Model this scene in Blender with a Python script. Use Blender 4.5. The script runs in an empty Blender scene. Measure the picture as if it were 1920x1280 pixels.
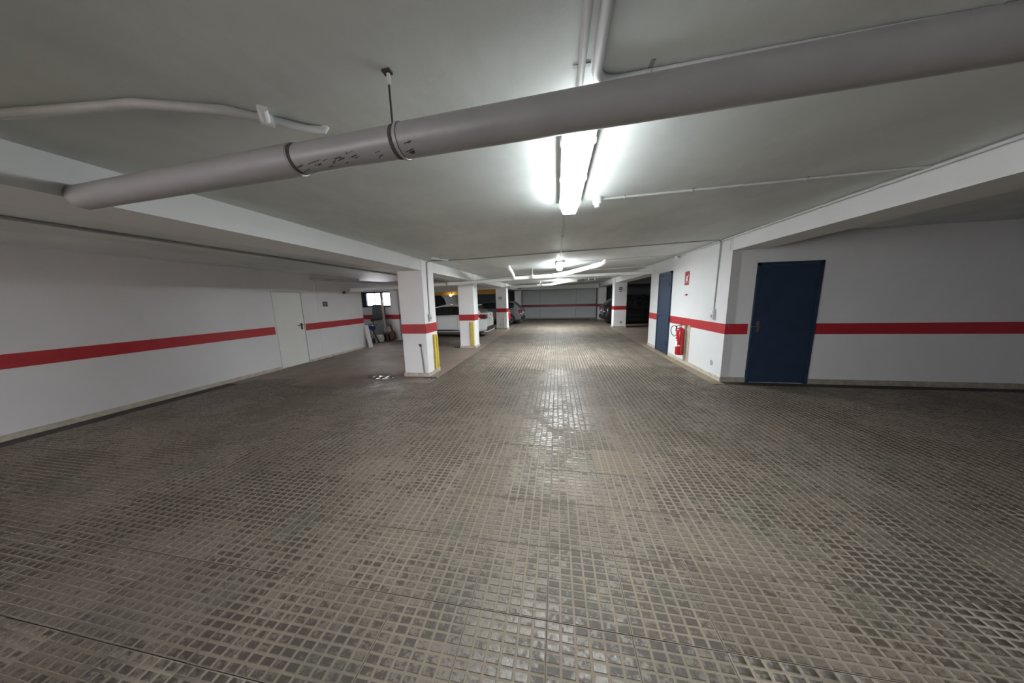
import bpy, bmesh, math, random
import numpy as np
from mathutils import Vector, Matrix
random.seed(7)
rng = np.random.default_rng(11)
S = bpy.context.scene
COL = S.collection

# ------------------------------------------------------------------ camera
F_PX, CAM_H = 500.0, 1.6
d1 = Vector((84, -81, F_PX)).normalized()            # the aisle direction (+Y) in camera axes (x right, y down, z forward)
d2 = Vector((75, 3260, F_PX)).normalized()
d2 = (d2 - d1 * d1.dot(d2)).normalized()             # straight down
d3 = d2.cross(d1)                                    # +X
Rw = Matrix((d3, d1, -d2))
cam = bpy.data.cameras.new('camera')
cam.sensor_width = 36.0
cam.lens = 36.0 * F_PX / 1920.0
cam.clip_start = 0.02
cam_o = bpy.data.objects.new('camera', cam)
cr, cu, cb = Rw.col[0], -Rw.col[1], -Rw.col[2]
cam_o.matrix_world = Matrix(((cr[0], cu[0], cb[0], 0), (cr[1], cu[1], cb[1], 0), (cr[2], cu[2], cb[2], CAM_H), (0, 0, 0, 1)))
COL.objects.link(cam_o)
S.camera = cam_o

# ------------------------------------------------------------------ world, exposure
W = bpy.data.worlds.new('daylight')
S.world = W
W.use_nodes = True
W.node_tree.nodes['Background'].inputs[0].default_value = (0.97, 0.945, 1.0, 1)
W.node_tree.nodes['Background'].inputs[1].default_value = 3.0
S.view_settings.view_transform = 'Standard'
S.view_settings.look = 'None'
S.view_settings.gamma = 1.0
S.view_settings.use_curve_mapping = False
S.view_settings.exposure = 2.88
LAMP_STRENGTH = 36.0

# ------------------------------------------------------------------ materials
def newmat(name):
    m = bpy.data.materials.new(name)
    m.use_nodes = True
    nt = m.node_tree
    return m, nt, nt.nodes['Principled BSDF']

def nd(nt, t, **kw):
    n = nt.nodes.new(t)
    for k, v in kw.items():
        if k in n.inputs:
            n.inputs[k].default_value = v
        else:
            setattr(n, k, v)
    return n

def noise(nt, scale, detail=4, rough=0.55, coord='pos', stretch=None):
    n = nd(nt, 'ShaderNodeTexNoise', Scale=scale, Detail=detail, Roughness=rough)
    g = nt.nodes.new('ShaderNodeNewGeometry')
    src = g.outputs['Position']
    if stretch:
        vm = nt.nodes.new('ShaderNodeVectorMath'); vm.operation = 'MULTIPLY'
        vm.inputs[1].default_value = stretch
        nt.links.new(src, vm.inputs[0]); src = vm.outputs[0]
    nt.links.new(src, n.inputs['Vector'])
    return n.outputs['Fac']

def ramp(nt, fac, stops):
    r = nt.nodes.new('ShaderNodeValToRGB')
    e = r.color_ramp.elements
    while len(e) < len(stops):
        e.new(0.5)
    for el, (p, c) in zip(e, stops):
        el.position = p
        el.color = (c[0], c[1], c[2], 1) if not isinstance(c, (int, float)) else (c, c, c, 1)
    nt.links.new(fac, r.inputs['Fac'])
    return r.outputs['Color']

def mix(nt, fac, a, b, mode='MIX'):
    m = nt.nodes.new('ShaderNodeMix'); m.data_type = 'RGBA'; m.blend_type = mode
    for s, v in ((m.inputs[0], fac), (m.inputs[6], a), (m.inputs[7], b)):
        if isinstance(v, (int, float)):
            s.default_value = v
        elif isinstance(v, tuple):
            s.default_value = (*v, 1)
        else:
            nt.links.new(v, s)
    return m.outputs[2]

def bump(nt, p, fac, strength, dist=0.01):
    b = nt.nodes.new('ShaderNodeBump')
    b.inputs['Strength'].default_value = strength
    b.inputs['Distance'].default_value = dist
    nt.links.new(fac, b.inputs['Height'])
    nt.links.new(b.outputs['Normal'], p.inputs['Normal'])

def plain(name, col, rough=0.5, metal=0.0, var=0.12, scale=6.0, bmp=0.0, bscale=40.0, spec=0.5, coat=0.0):
    m, nt, p = newmat(name)
    c = ramp(nt, noise(nt, scale), [(0.3, tuple(x * (1 - var) for x in col)), (0.7, tuple(min(1, x * (1 + var)) for x in col))])
    nt.links.new(c, p.inputs['Base Color'])
    p.inputs['Roughness'].default_value = rough
    p.inputs['Metallic'].default_value = metal
    p.inputs['Specular IOR Level'].default_value = spec
    p.inputs['Coat Weight'].default_value = coat
    if bmp:
        bump(nt, p, noise(nt, bscale, 3), bmp)
    return m

def plaster(name, col, dirt=(0.5, 0.48, 0.44), amount=0.35, rough=0.75, bmp=0.12):
    m, nt, p = newmat(name)
    base = ramp(nt, noise(nt, 1.3, 5, 0.6), [(0.3, tuple(x * 0.93 for x in col)), (0.7, col)])
    scuff = ramp(nt, noise(nt, 3.2, 8, 0.72), [(0.60, 0.0), (0.80, amount)])
    c = mix(nt, scuff, base, dirt)
    nt.links.new(c, p.inputs['Base Color'])
    p.inputs['Roughness'].default_value = rough
    p.inputs['Specular IOR Level'].default_value = 0.3
    bump(nt, p, noise(nt, 22, 5, 0.6), bmp, 0.012)
    return m

M = {}
M['wall'] = plaster('white_wall_paint', (0.68, 0.69, 0.695))
M['wall_old'] = plaster('old_white_wall_paint', (0.70, 0.69, 0.70), amount=0.4)
M['pillar'] = plaster('pillar_paint', (0.85, 0.85, 0.855), amount=0.3)
M['beam'] = plaster('beam_paint', (0.78, 0.79, 0.79), amount=0.15)
M['red_dark'] = plain('faded_red_band_paint', (0.26, 0.03, 0.05), 0.5, var=0.08)
M['wall_grey'] = plaster('grey_wall_paint', (0.60, 0.63, 0.635), amount=0.2)
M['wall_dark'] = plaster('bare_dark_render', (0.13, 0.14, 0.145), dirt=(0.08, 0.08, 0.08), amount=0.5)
M['red'] = plain('red_band_paint', (0.40, 0.018, 0.025), 0.5, var=0.08)
M['skirt'] = plain('cream_skirting_tile', (0.46, 0.42, 0.35), 0.6, var=0.2, scale=9)
M['skirt_dark'] = plain('dirty_skirting_tile', (0.30, 0.27, 0.22), 0.6, var=0.25, scale=9)
M['pipe'] = plain('pipe_white_paint', (0.335, 0.33, 0.33), 0.42, var=0.06)
M['pvc'] = plain('white_plastic_pipe', (0.82, 0.83, 0.83), 0.35, var=0.04)
M['conduit'] = plain('conduit_paint', (0.62, 0.63, 0.63), 0.5, var=0.06)
M['conduit_grey'] = plain('conduit_grey_plastic', (0.34, 0.35, 0.35), 0.5, var=0.1)
M['steel'] = plain('dull_steel', (0.30, 0.30, 0.30), 0.4, metal=0.9, var=0.2, scale=30)
M['rust'] = plain('dark_rusty_rod', (0.07, 0.065, 0.06), 0.7, metal=0.4, var=0.4, scale=60)
M['grime'] = plain('dark_grime', (0.06, 0.058, 0.052), 0.8, var=0.4, scale=40)
M['housing'] = plain('lamp_housing_plastic', (0.72, 0.73, 0.73), 0.5, var=0.04)
M['navy'] = plain('navy_door_paint', (0.013, 0.029, 0.062), 0.6, var=0.15, scale=4)
M['navy_edge'] = plain('navy_frame_paint', (0.015, 0.030, 0.060), 0.5, var=0.15)
M['doorwhite'] = plain('ivory_door_paint', (0.70, 0.70, 0.665), 0.45, var=0.04, scale=2)
M['black'] = plain('black_plastic', (0.012, 0.012, 0.013), 0.4, var=0.2)
M['rubber'] = plain('tyre_rubber', (0.015, 0.015, 0.016), 0.8, var=0.3, scale=30)
M['yellow'] = plain('yellow_guard_paint', (0.68, 0.50, 0.06), 0.5, var=0.15, scale=12)
M['ochre'] = plain('warm_lit_beam', (0.48, 0.27, 0.05), 0.6, var=0.15)  # warm lamp light on the far beam, put into its colour
M['ext_red'] = plain('extinguisher_enamel', (0.48, 0.012, 0.02), 0.25, var=0.08, coat=0.5)
M['sign_red'] = plain('sign_red_print', (0.30, 0.02, 0.025), 0.5, var=0.15, scale=60)
M['white'] = plain('white_print', (0.85, 0.85, 0.84), 0.5, var=0.03)
M['cream_pad'] = plain('tan_board', (0.42, 0.36, 0.26), 0.7, var=0.15)
M['plaque'] = plain('dark_plaque', (0.060, 0.060, 0.052), 0.5, var=0.3, scale=40)
M['plaque_green'] = plain('olive_plaque', (0.20, 0.20, 0.165), 0.5, var=0.25, scale=40)
M['frame_dark'] = plain('dark_window_frame', (0.035, 0.033, 0.045), 0.5, var=0.2)
M['sheet_grey'] = plain('grey_green_board', (0.10, 0.12, 0.115), 0.55, var=0.25, scale=5)
M['sheet_pale'] = plain('pale_grey_green_board', (0.20, 0.235, 0.225), 0.55, var=0.2, scale=5)
M['wood'] = plain('pale_timber', (0.46, 0.38, 0.32), 0.6, var=0.2, scale=12)
M['wood_dark'] = plain('dark_timber', (0.07, 0.055, 0.05), 0.6, var=0.3, scale=12)
M['bag'] = plain('pale_plastic_bag', (0.55, 0.54, 0.52), 0.4, var=0.12, scale=14, bmp=0.6, bscale=18)
M['bag_brown'] = plain('brown_sack', (0.13, 0.06, 0.05), 0.7, var=0.3, scale=14, bmp=0.6, bscale=18)
M['blue'] = plain('blue_bike_enamel', (0.02, 0.04, 0.17), 0.3, var=0.1)
M['car_white'] = plain('white_car_paint', (0.74, 0.76, 0.77), 0.25, var=0.02, coat=0.6)
M['car_silver'] = plain('grey_car_paint', (0.17, 0.18, 0.19), 0.3, metal=0.5, var=0.03, coat=0.7)
M['car_black'] = plain('black_car_paint', (0.008, 0.008, 0.010), 0.18, var=0.05, coat=0.8)
M['car_glass'] = plain('tinted_car_glass', (0.012, 0.014, 0.016), 0.06, var=0.05)
M['tail'] = plain('tail_lamp_red', (0.16, 0.008, 0.012), 0.12, var=0.2, coat=0.8)
M['tail_smoked'] = plain('smoked_tail_lamp', (0.05, 0.012, 0.014), 0.08, var=0.2, coat=1.0)
M['tail_clear'] = plain('tail_lamp_clear', (0.62, 0.62, 0.63), 0.12, var=0.05, coat=0.8)
M['alloy'] = plain('wheel_alloy', (0.35, 0.36, 0.37), 0.35, metal=0.8, var=0.05)
M['plate'] = plain('number_plate', (0.50, 0.51, 0.50), 0.5, var=0.25, scale=45)
M['chrome'] = plain('chrome', (0.6, 0.6, 0.6), 0.15, metal=1.0, var=0.03)

# ceiling paint: greyish, soot-stained in soft clouds
m, nt, p = newmat('ceiling_paint'); M['ceiling'] = m
b1 = ramp(nt, noise(nt, 0.9, 6, 0.62), [(0.30, (0.63, 0.665, 0.65)), (0.68, (0.775, 0.815, 0.80))])
b2 = ramp(nt, noise(nt, 0.55, 7, 0.7, stretch=(1.0, 0.45, 1.0)), [(0.44, 0.0), (0.72, 0.8)])
c = mix(nt, b2, b1, (0.465, 0.49, 0.475))
nt.links.new(c, p.inputs['Base Color'])
p.inputs['Roughness'].default_value = 0.6
p.inputs['Specular IOR Level'].default_value = 0.3
hgt = nt.nodes.new('ShaderNodeMath'); hgt.operation = 'MULTIPLY_ADD'; hgt.inputs[1].default_value = 0.35
nt.links.new(noise(nt, 34, 4, 0.6), hgt.inputs[0]); nt.links.new(noise(nt, 4, 5, 0.6), hgt.inputs[2])
bump(nt, p, hgt.outputs[0], 0.16, 0.012)

# floor tiles: dusty grooves and darker worn studs, tint differing from tile to tile
TILE, TX0, TY0 = 0.405, -0.045, 1.115
def tile_tint(nt):
    g = nt.nodes.new('ShaderNodeNewGeometry')
    sub = nt.nodes.new('ShaderNodeVectorMath'); sub.operation = 'SUBTRACT'; sub.inputs[1].default_value = (TX0, TY0, 0)
    nt.links.new(g.outputs['Position'], sub.inputs[0])
    sc = nt.nodes.new('ShaderNodeVectorMath'); sc.operation = 'MULTIPLY'; sc.inputs[1].default_value = (1 / TILE, 1 / TILE, 0)
    nt.links.new(sub.outputs[0], sc.inputs[0])
    fl = nt.nodes.new('ShaderNodeVectorMath'); fl.operation = 'FLOOR'
    nt.links.new(sc.outputs[0], fl.inputs[0])
    wn = nt.nodes.new('ShaderNodeTexWhiteNoise'); wn.noise_dimensions = '2D'
    nt.links.new(fl.outputs[0], wn.inputs['Vector'])
    return wn.outputs['Value'], wn.outputs['Color']
def pad_tint(nt):
    g = nt.nodes.new('ShaderNodeNewGeometry')
    sub = nt.nodes.new('ShaderNodeVectorMath'); sub.operation = 'SUBTRACT'; sub.inputs[1].default_value = (TX0, TY0, 0)
    nt.links.new(g.outputs['Position'], sub.inputs[0])
    sc = nt.nodes.new('ShaderNodeVectorMath'); sc.operation = 'MULTIPLY'; sc.inputs[1].default_value = (6 / TILE, 10 / TILE, 0)
    nt.links.new(sub.outputs[0], sc.inputs[0])
    fl = nt.nodes.new('ShaderNodeVectorMath'); fl.operation = 'FLOOR'
    nt.links.new(sc.outputs[0], fl.inputs[0])
    wn = nt.nodes.new('ShaderNodeTexWhiteNoise'); wn.noise_dimensions = '2D'
    nt.links.new(fl.outputs[0], wn.inputs['Vector'])
    return wn.outputs['Value']
def madd(nt, a, k, c):
    n_ = nt.nodes.new('ShaderNodeMath'); n_.operation = 'MULTIPLY_ADD'; n_.inputs[1].default_value = k
    nt.links.new(a, n_.inputs[0])
    if isinstance(c, float): n_.inputs[2].default_value = c
    else: nt.links.new(c, n_.inputs[2])
    return n_.outputs[0]
def stains(nt, b, green, rust, k=1.0):
    b = mix(nt, ramp(nt, noise(nt, 2.3, 6, 0.68), [(0.55, 0.0), (0.66, 0.55 * k)]), b, green)
    g_ = nd(nt, 'ShaderNodeTexNoise', Scale=3.1, Detail=6, Roughness=0.7)
    sh = nt.nodes.new('ShaderNodeVectorMath'); sh.operation = 'ADD'; sh.inputs[1].default_value = (17.3, 5.1, 0)
    ge = nt.nodes.new('ShaderNodeNewGeometry'); nt.links.new(ge.outputs['Position'], sh.inputs[0]); nt.links.new(sh.outputs[0], g_.inputs['Vector'])
    return mix(nt, ramp(nt, g_.outputs['Fac'], [(0.60, 0.0), (0.70, 0.40 * k)]), b, rust)
m, nt, p = newmat('tile_groove_dust'); M['groove'] = m; M['groove_y'] = None
v, _ = tile_tint(nt)
b = ramp(nt, v, [(0.0, (0.195, 0.165, 0.131)), (0.5, (0.220, 0.187, 0.150)), (1.0, (0.238, 0.202, 0.161))])
b = stains(nt, b, (0.128, 0.130, 0.101), (0.180, 0.134, 0.106))
b = mix(nt, ramp(nt, noise(nt, 120, 4, 0.7), [(0.42, 0.0), (0.70, 0.5)]), b, (0.150, 0.126, 0.100))
nt.links.new(b, p.inputs['Base Color'])
p.inputs['Roughness'].default_value = 0.85
p.inputs['Specular IOR Level'].default_value = 0.2
bump(nt, p, noise(nt, 160, 3, 0.6), 0.3, 0.003)
m, nt, p = newmat('tile_stud_worn'); M['pad'] = m
v, vc = tile_tint(nt)
b = ramp(nt, v, [(0.0, (0.104, 0.087, 0.068)), (0.4, (0.132, 0.111, 0.088)), (0.8, (0.160, 0.136, 0.109)), (0.93, (0.134, 0.126, 0.100)), (1.0, (0.153, 0.116, 0.091))])
b = mix(nt, ramp(nt, noise(nt, 210, 3, 0.7), [(0.40, 0.0), (0.70, 0.45)]), b, (0.200, 0.172, 0.141))
dirt = madd(nt, noise(nt, 30, 6, 0.74), 0.85, madd(nt, noise(nt, 1.0, 4, 0.62), 0.75, madd(nt, noise(nt, 5.0, 4, 0.6), 0.30, madd(nt, pad_tint(nt), 0.10, madd(nt, v, 0.07, -0.522)))))
mask = ramp(nt, dirt, [(0.48, 0.0), (0.56, 0.88)])
b = mix(nt, mask, b, (0.048, 0.037, 0.028))
b = stains(nt, b, (0.066, 0.070, 0.053), (0.085, 0.052, 0.040), 0.85)
nt.links.new(b, p.inputs['Base Color'])
nt.links.new(ramp(nt, dirt, [(0.40, 0.25), (0.56, 0.60)]), p.inputs['Roughness'])
p.inputs['Specular IOR Level'].default_value = 0.5
bump(nt, p, noise(nt, 150, 4, 0.65), 0.4, 0.004)
for key_, src_, c0_, c1_ in (('groove_y', 'tile_groove_ochre', (0.185, 0.152, 0.115), (0.205, 0.168, 0.126)), ('pad_y', 'tile_stud_ochre', (0.122, 0.097, 0.071), (0.152, 0.123, 0.091))):
    M[key_] = plain(src_, tuple((a + b_) / 2 for a, b_ in zip(c0_, c1_)), 0.5, var=0.14, scale=40)
m, nt, p = newmat('smooth_dirty_concrete'); M['concrete'] = m
b = ramp(nt, noise(nt, 0.8, 6, 0.65), [(0.3, (0.172, 0.131, 0.108)), (0.7, (0.244, 0.193, 0.160))])
b = mix(nt, ramp(nt, noise(nt, 5, 6, 0.7), [(0.55, 0.0), (0.8, 0.4)]), b, (0.104, 0.087, 0.072))
nt.links.new(b, p.inputs['Base Color'])
nt.links.new(ramp(nt, noise(nt, 2, 5), [(0.3, 0.5), (0.7, 0.75)]), p.inputs['Roughness'])
bump(nt, p, noise(nt, 60, 4), 0.1, 0.005)
m, nt, p = newmat('tan_worn_concrete'); M['concrete_tan'] = m
b = ramp(nt, noise(nt, 2.2, 6, 0.7), [(0.3, (0.208, 0.164, 0.113)), (0.7, (0.291, 0.233, 0.162))])
nt.links.new(b, p.inputs['Base Color']); p.inputs['Roughness'].default_value = 0.75
m, nt, p = newmat('wet_concrete'); M['wet'] = m
p.inputs['Base Color'].default_value = (0.10, 0.085, 0.075, 1)
nt.links.new(ramp(nt, noise(nt, 12, 4), [(0.40, 0.2), (0.52, 0.75)]), p.inputs['Roughness'])
bump(nt, p, noise(nt, 14, 3), 0.35, 0.006)
M['joint_dirt'] = plain('dark_joint_dirt', (0.045, 0.040, 0.033), 0.9, var=0.3, scale=20)
# lamp diffuser
def tube_mat(age, share):
    key_ = 'lit_diffuser_%d_%d' % (age * 100, share * 100)
    if key_ not in M:
        m_, nt_, p_ = newmat(key_); M[key_] = m_
        p_.inputs['Base Color'].default_value = (0.9, 0.9, 0.9, 1)
        p_.inputs['Emission Color'].default_value = (0.93, 0.985, 1.0, 1)
        p_.inputs['Emission Strength'].default_value = LAMP_STRENGTH * age * share
    return key_
m, nt, p = newmat('small_lit_bulb'); M['bulb'] = m
p.inputs['Emission Color'].default_value = (1.0, 0.80, 0.45, 1)
p.inputs['Emission Strength'].default_value = 6.0
# window pane: thin clear glass
m, nt, p = newmat('thin_clear_glass'); M['pane'] = m
tr = nt.nodes.new('ShaderNodeBsdfTransparent'); gl = nt.nodes.new('ShaderNodeBsdfGlossy'); gl.inputs['Roughness'].default_value = 0.03
mx = nt.nodes.new('ShaderNodeMixShader'); mx.inputs[0].default_value = 0.06
nt.links.new(tr.outputs[0], mx.inputs[1]); nt.links.new(gl.outputs[0], mx.inputs[2])
nt.links.new(mx.outputs[0], nt.nodes['Material Output'].inputs['Surface'])

# ------------------------------------------------------------------ mesh helpers
class MB:
    """collects shapes; build() links them as one mesh object"""
    def __init__(self):
        self.v, self.f, self.m = [], [], []
    def add(self, vs, fs, mi=0):
        o = len(self.v)
        self.v += [tuple(v) for v in vs]
        self.f += [tuple(i + o for i in f) for f in fs]
        self.m += [mi] * len(fs)
        return self
    def box(self, x0, x1, y0, y1, z0, z1, mi=0, bev=0.0):
        if bev <= 0:
            vs = [(x, y, z) for z in (z0, z1) for y in (y0, y1) for x in (x0, x1)]
            return self.add(vs, [(0, 2, 3, 1), (4, 5, 7, 6), (0, 1, 5, 4), (2, 6, 7, 3), (0, 4, 6, 2), (1, 3, 7, 5)], mi)
        bm = bmesh.new()
        bmesh.ops.create_cube(bm, size=1.0)
        for v in bm.verts:
            v.co = Vector(((x0 + x1) / 2 + v.co.x * (x1 - x0), (y0 + y1) / 2 + v.co.y * (y1 - y0), (z0 + z1) / 2 + v.co.z * (z1 - z0)))
        bmesh.ops.bevel(bm, geom=bm.edges[:], offset=bev, segments=2, affect='EDGES', profile=0.5)
        bm.verts.index_update()
        self.add([v.co[:] for v in bm.verts], [[v.index for v in f.verts] for f in bm.faces], mi)
        bm.free()
        return self
    def obox(self, a, b, w, t, up=(0, 0, 1), mi=0):
        """bar from a to b, width w across, thickness t along 'up'"""
        a, b = Vector(a), Vector(b)
        d = (b - a).normalized(); s = d.cross(Vector(up)).normalized(); u = s.cross(d)
        vs = [p + s * (i * w / 2) + u * (j * t / 2) for p in (a, b) for j in (-1, 1) for i in (-1, 1)]
        return self.add(vs, [(0, 2, 3, 1), (4, 5, 7, 6), (0, 1, 5, 4), (2, 6, 7, 3), (0, 4, 6, 2), (1, 3, 7, 5)], mi)
    def tube(self, pts, r, n=12, cap=True, mi=0):
        pts = [Vector(q) for q in pts]
        k = len(pts)
        rs = r if isinstance(r, (list, tuple)) else [r] * k
        dirs = []
        for i in range(k):
            dirs.append(((pts[min(i + 1, k - 1)] - pts[max(i - 1, 0)])).normalized())
        ref = Vector((0, 0, 1)) if abs(dirs[0].z) < 0.9 else Vector((1, 0, 0))
        vs, fs = [], []
        s = dirs[0].cross(ref).normalized()
        for i in range(k):
            s = (s - dirs[i] * s.dot(dirs[i])).normalized()
            u = s.cross(dirs[i])
            for j in range(n):
                a = 2 * math.pi * j / n
                vs.append(pts[i] + (s * math.cos(a) + u * math.sin(a)) * rs[i])
        for i in range(k - 1):
            for j in range(n):
                fs.append((i * n + j, i * n + (j + 1) % n, (i + 1) * n + (j + 1) % n, (i + 1) * n + j))
        if cap:
            fs.append(tuple(range(n))[::-1]); fs.append(tuple(range((k - 1) * n, k * n)))
        return self.add(vs, fs, mi)
    def lathe(self, prof, org, axis='Z', n=24, mi=0):
        """prof: (radius, height) pairs turned about an axis through org"""
        vs, fs = [], []
        for r, h in prof:
            for j in range(n):
                a = 2 * math.pi * j / n
                c, s = r * math.cos(a), r * math.sin(a)
                vs.append({'Z': (c, s, h), 'Y': (c, h, s), 'X': (h, c, s)}[axis])
        vs = [(x + org[0], y + org[1], z + org[2]) for x, y, z in vs]
        k = len(prof)
        for i in range(k - 1):
            for j in range(n):
                fs.append((i * n + j, i * n + (j + 1) % n, (i + 1) * n + (j + 1) % n, (i + 1) * n + j))
        fs.append(tuple(range(n))[::-1]); fs.append(tuple(range((k - 1) * n, k * n)))
        return self.add(vs, fs, mi)
    def prism(self, poly, h, frame):
        """extrude a 2D polygon; frame maps (u, v, w) to world, w in 0..h"""
        n = len(poly)
        vs = [frame(u, v, w) for w in (0, h) for u, v in poly]
        fs = [tuple(range(n))[::-1], tuple(range(n, 2 * n))] + [(i, (i + 1) % n, n + (i + 1) % n, n + i) for i in range(n)]
        return self.add(vs, fs)
    def build(self, name, mats, parent=None, smooth=False, origin=None):
        if not isinstance(mats, (list, tuple)):
            mats = [mats]
        vs = np.array(self.v, dtype=float)
        if parent is not None:
            org = np.array(parent['_org']) if '_org' in parent else np.zeros(3)
        elif origin is not None:
            org = np.array(origin, dtype=float)
        else:
            org = np.array([(vs[:, 0].min() + vs[:, 0].max()) / 2, (vs[:, 1].min() + vs[:, 1].max()) / 2, vs[:, 2].min()])
        me = bpy.data.meshes.new(name)
        me.from_pydata((vs - org).tolist(), [], self.f)
        for mt in mats:
            me.materials.append(M[mt])
        if len(mats) > 1:
            me.polygons.foreach_set('material_index', self.m)
        bm = bmesh.new(); bm.from_mesh(me)
        bmesh.ops.recalc_face_normals(bm, faces=bm.faces)
        bm.to_mesh(me); bm.free()
        if smooth:
            me.polygons.foreach_set('use_smooth', [True] * len(me.polygons))
            me.set_sharp_from_angle(angle=math.radians(40))
        me.update()
        o = bpy.data.objects.new(name, me)
        COL.objects.link(o)
        if parent is not None:
            o.parent = parent
        else:
            o.location = org
        o['_org'] = [float(x) for x in org]
        return o

def tag(o, label=None, cat=None, group=None, kind=None):
    if label: o['label'] = label
    if cat: o['category'] = cat
    if group: o['group'] = group
    if kind: o['kind'] = kind
    return o

def thing(name, label, cat, loc=(0, 0, 0), rotz=0.0, group=None, kind=None, local=False):
    o = bpy.data.objects.new(name, None)
    o.empty_display_size = 0.1
    COL.objects.link(o)
    o.location = loc; o.rotation_euler = (0, 0, rotz)
    o['_org'] = [0.0, 0.0, 0.0] if local else [float(x) for x in loc]
    return tag(o, label, cat, group, kind)

def arc(c, r, a0, a1, ax1, ax2, n=8):
    c, ax1, ax2 = Vector(c), Vector(ax1), Vector(ax2)
    return [c + (ax1 * math.cos(a0 + (a1 - a0) * i / n) + ax2 * math.sin(a0 + (a1 - a0) * i / n)) * r for i in range(n + 1)]

# ------------------------------------------------------------------ setting
XL, XR, YB, YF = -6.82, 3.0, 21.3, -5.0
def ceil_z(x):
    xs = [-12, -3.25, -2.72, 3.0, 12]; zs = [2.42, 2.43, 2.445, 2.59, 2.60]
    return float(np.interp(x, xs, zs))

# floor slab, with the tiles as its parts
floor = MB().box(-9.9, 8.9, YF - 0.2, 10.8, -0.2, -0.006).box(-7.2, 8.9, 10.8, YB + 0.2, -0.2, -0.006).build('floor', 'joint_dirt', origin=(0, 0, 0))
tag(floor, 'dusty grey-brown garage floor of studded square tiles', 'floor', kind='structure')

PADX, PADY = 6, 10
def tile_mesh():
    vs, fs, mi = [], [], []
    h = TILE / 2 - 0.0017
    g = -0.0030
    vs += [(-h, -h, g), (h, -h, g), (h, h, g), (-h, h, g), (-h, -h, -0.006), (h, -h, -0.006), (h, h, -0.006), (-h, h, -0.006)]
    fs += [(0, 1, 2, 3), (0, 4, 5, 1), (1, 5, 6, 2), (2, 6, 7, 3), (3, 7, 4, 0)]; mi += [0] * 5
    px, py = TILE / PADX, TILE / PADY
    for i in range(PADX):
        for j in range(PADY):
            cx, cy = -TILE / 2 + (i + 0.5) * px, -TILE / 2 + (j + 0.5) * py
            a, b = px / 2 - 0.0072, py / 2 - 0.0068
            o = len(vs)
            vs += [(cx - a - .0018, cy - b - .0018, g), (cx + a + .0018, cy - b - .0018, g), (cx + a + .0018, cy + b + .0018, g), (cx - a - .0018, cy + b + .0018, g),
                   (cx - a, cy - b, 0), (cx + a, cy - b, 0), (cx + a, cy + b, 0), (cx - a, cy + b, 0)]
            fs += [(o + 4, o + 5, o + 6, o + 7), (o, o + 1, o + 5, o + 4), (o + 1, o + 2, o + 6, o + 5), (o + 2, o + 3, o + 7, o + 6), (o + 3, o, o + 4, o + 7)]
            mi += [1, 0, 0, 0, 0]
    return np.array(vs), fs, mi
tv, tf, tm = tile_mesh()
tme = bpy.data.meshes.new('tile')
tme.from_pydata(tv.tolist(), [], tf)
for k in ('groove', 'pad'):
    tme.materials.append(M[k])
tme.polygons.foreach_set('material_index', tm)
def has_tile(x, y):
    if x < XL + 0.2 or x > 8.4 or y > YB - 0.55 or y < -0.9: return False
    if x < -2.45 and y > 4.62 + 0.25 * math.sin(x * 1.7): return False
    if x > 2.66 and y > 5.15: return False
    return True
cells = []
for i in range(-20, 24):
    for j in range(-6, 52):
        x, y = TX0 + (i + 0.5) * TILE, TY0 + (j + 0.5) * TILE
        if has_tile(x, y):
            c = Rw.transposed() @ Vector((x, y, -CAM_H))
            vis = -1.0
            if c.z > 0.05:
                u, v = F_PX * c.x / c.z, F_PX * c.y / c.z
                if abs(u) < 1010 and abs(v) < 690:
                    vis = CAM_H / (c.z ** 3)
            cells.append((vis, x, y))
cells.sort(reverse=True)
near, rest = cells[:300], cells[300:]
for vis, x, y in near:
    o = bpy.data.objects.new('tile', tme)
    COL.objects.link(o); o.parent = floor
    if abs(x - 0.56) < 0.2 and abs(y - 2.53) < 0.2:      # the one ochre tile
        for sl, k in zip(o.material_slots, ('groove_y', 'pad_y')):
            sl.link = 'OBJECT'; sl.material = M[k]
    o.location = (x, y, random.uniform(-0.0012, 0.0006))
    o.rotation_euler = (random.gauss(0, 0.0015), random.gauss(0, 0.0015), random.gauss(0, 0.0015))
nv = len(tv)
allv = np.concatenate([tv + np.array([x, y, random.uniform(-0.0012, 0.0006)]) for _, x, y in rest])
npoly = len(tf)
fa = np.array(tf)
allf = np.concatenate([fa + k * nv for k in range(len(rest))])
rm = bpy.data.meshes.new('far_tiles')
rm.vertices.add(len(allv)); rm.vertices.foreach_set('co', allv.ravel())
rm.loops.add(allf.size); rm.loops.foreach_set('vertex_index', allf.ravel().astype(np.int32))
rm.polygons.add(len(allf)); rm.polygons.foreach_set('loop_start', np.arange(0, allf.size, 4, dtype=np.int32))
for k in ('groove', 'pad'):
    rm.materials.append(M[k])
rm.polygons.foreach_set('material_index', np.tile(np.array(tm, dtype=np.int32), len(rest)))
rm.update(calc_edges=True)
o = bpy.data.objects.new('far_tiles', rm); COL.objects.link(o); o.parent = floor
o['kind'] = 'stuff'

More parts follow.
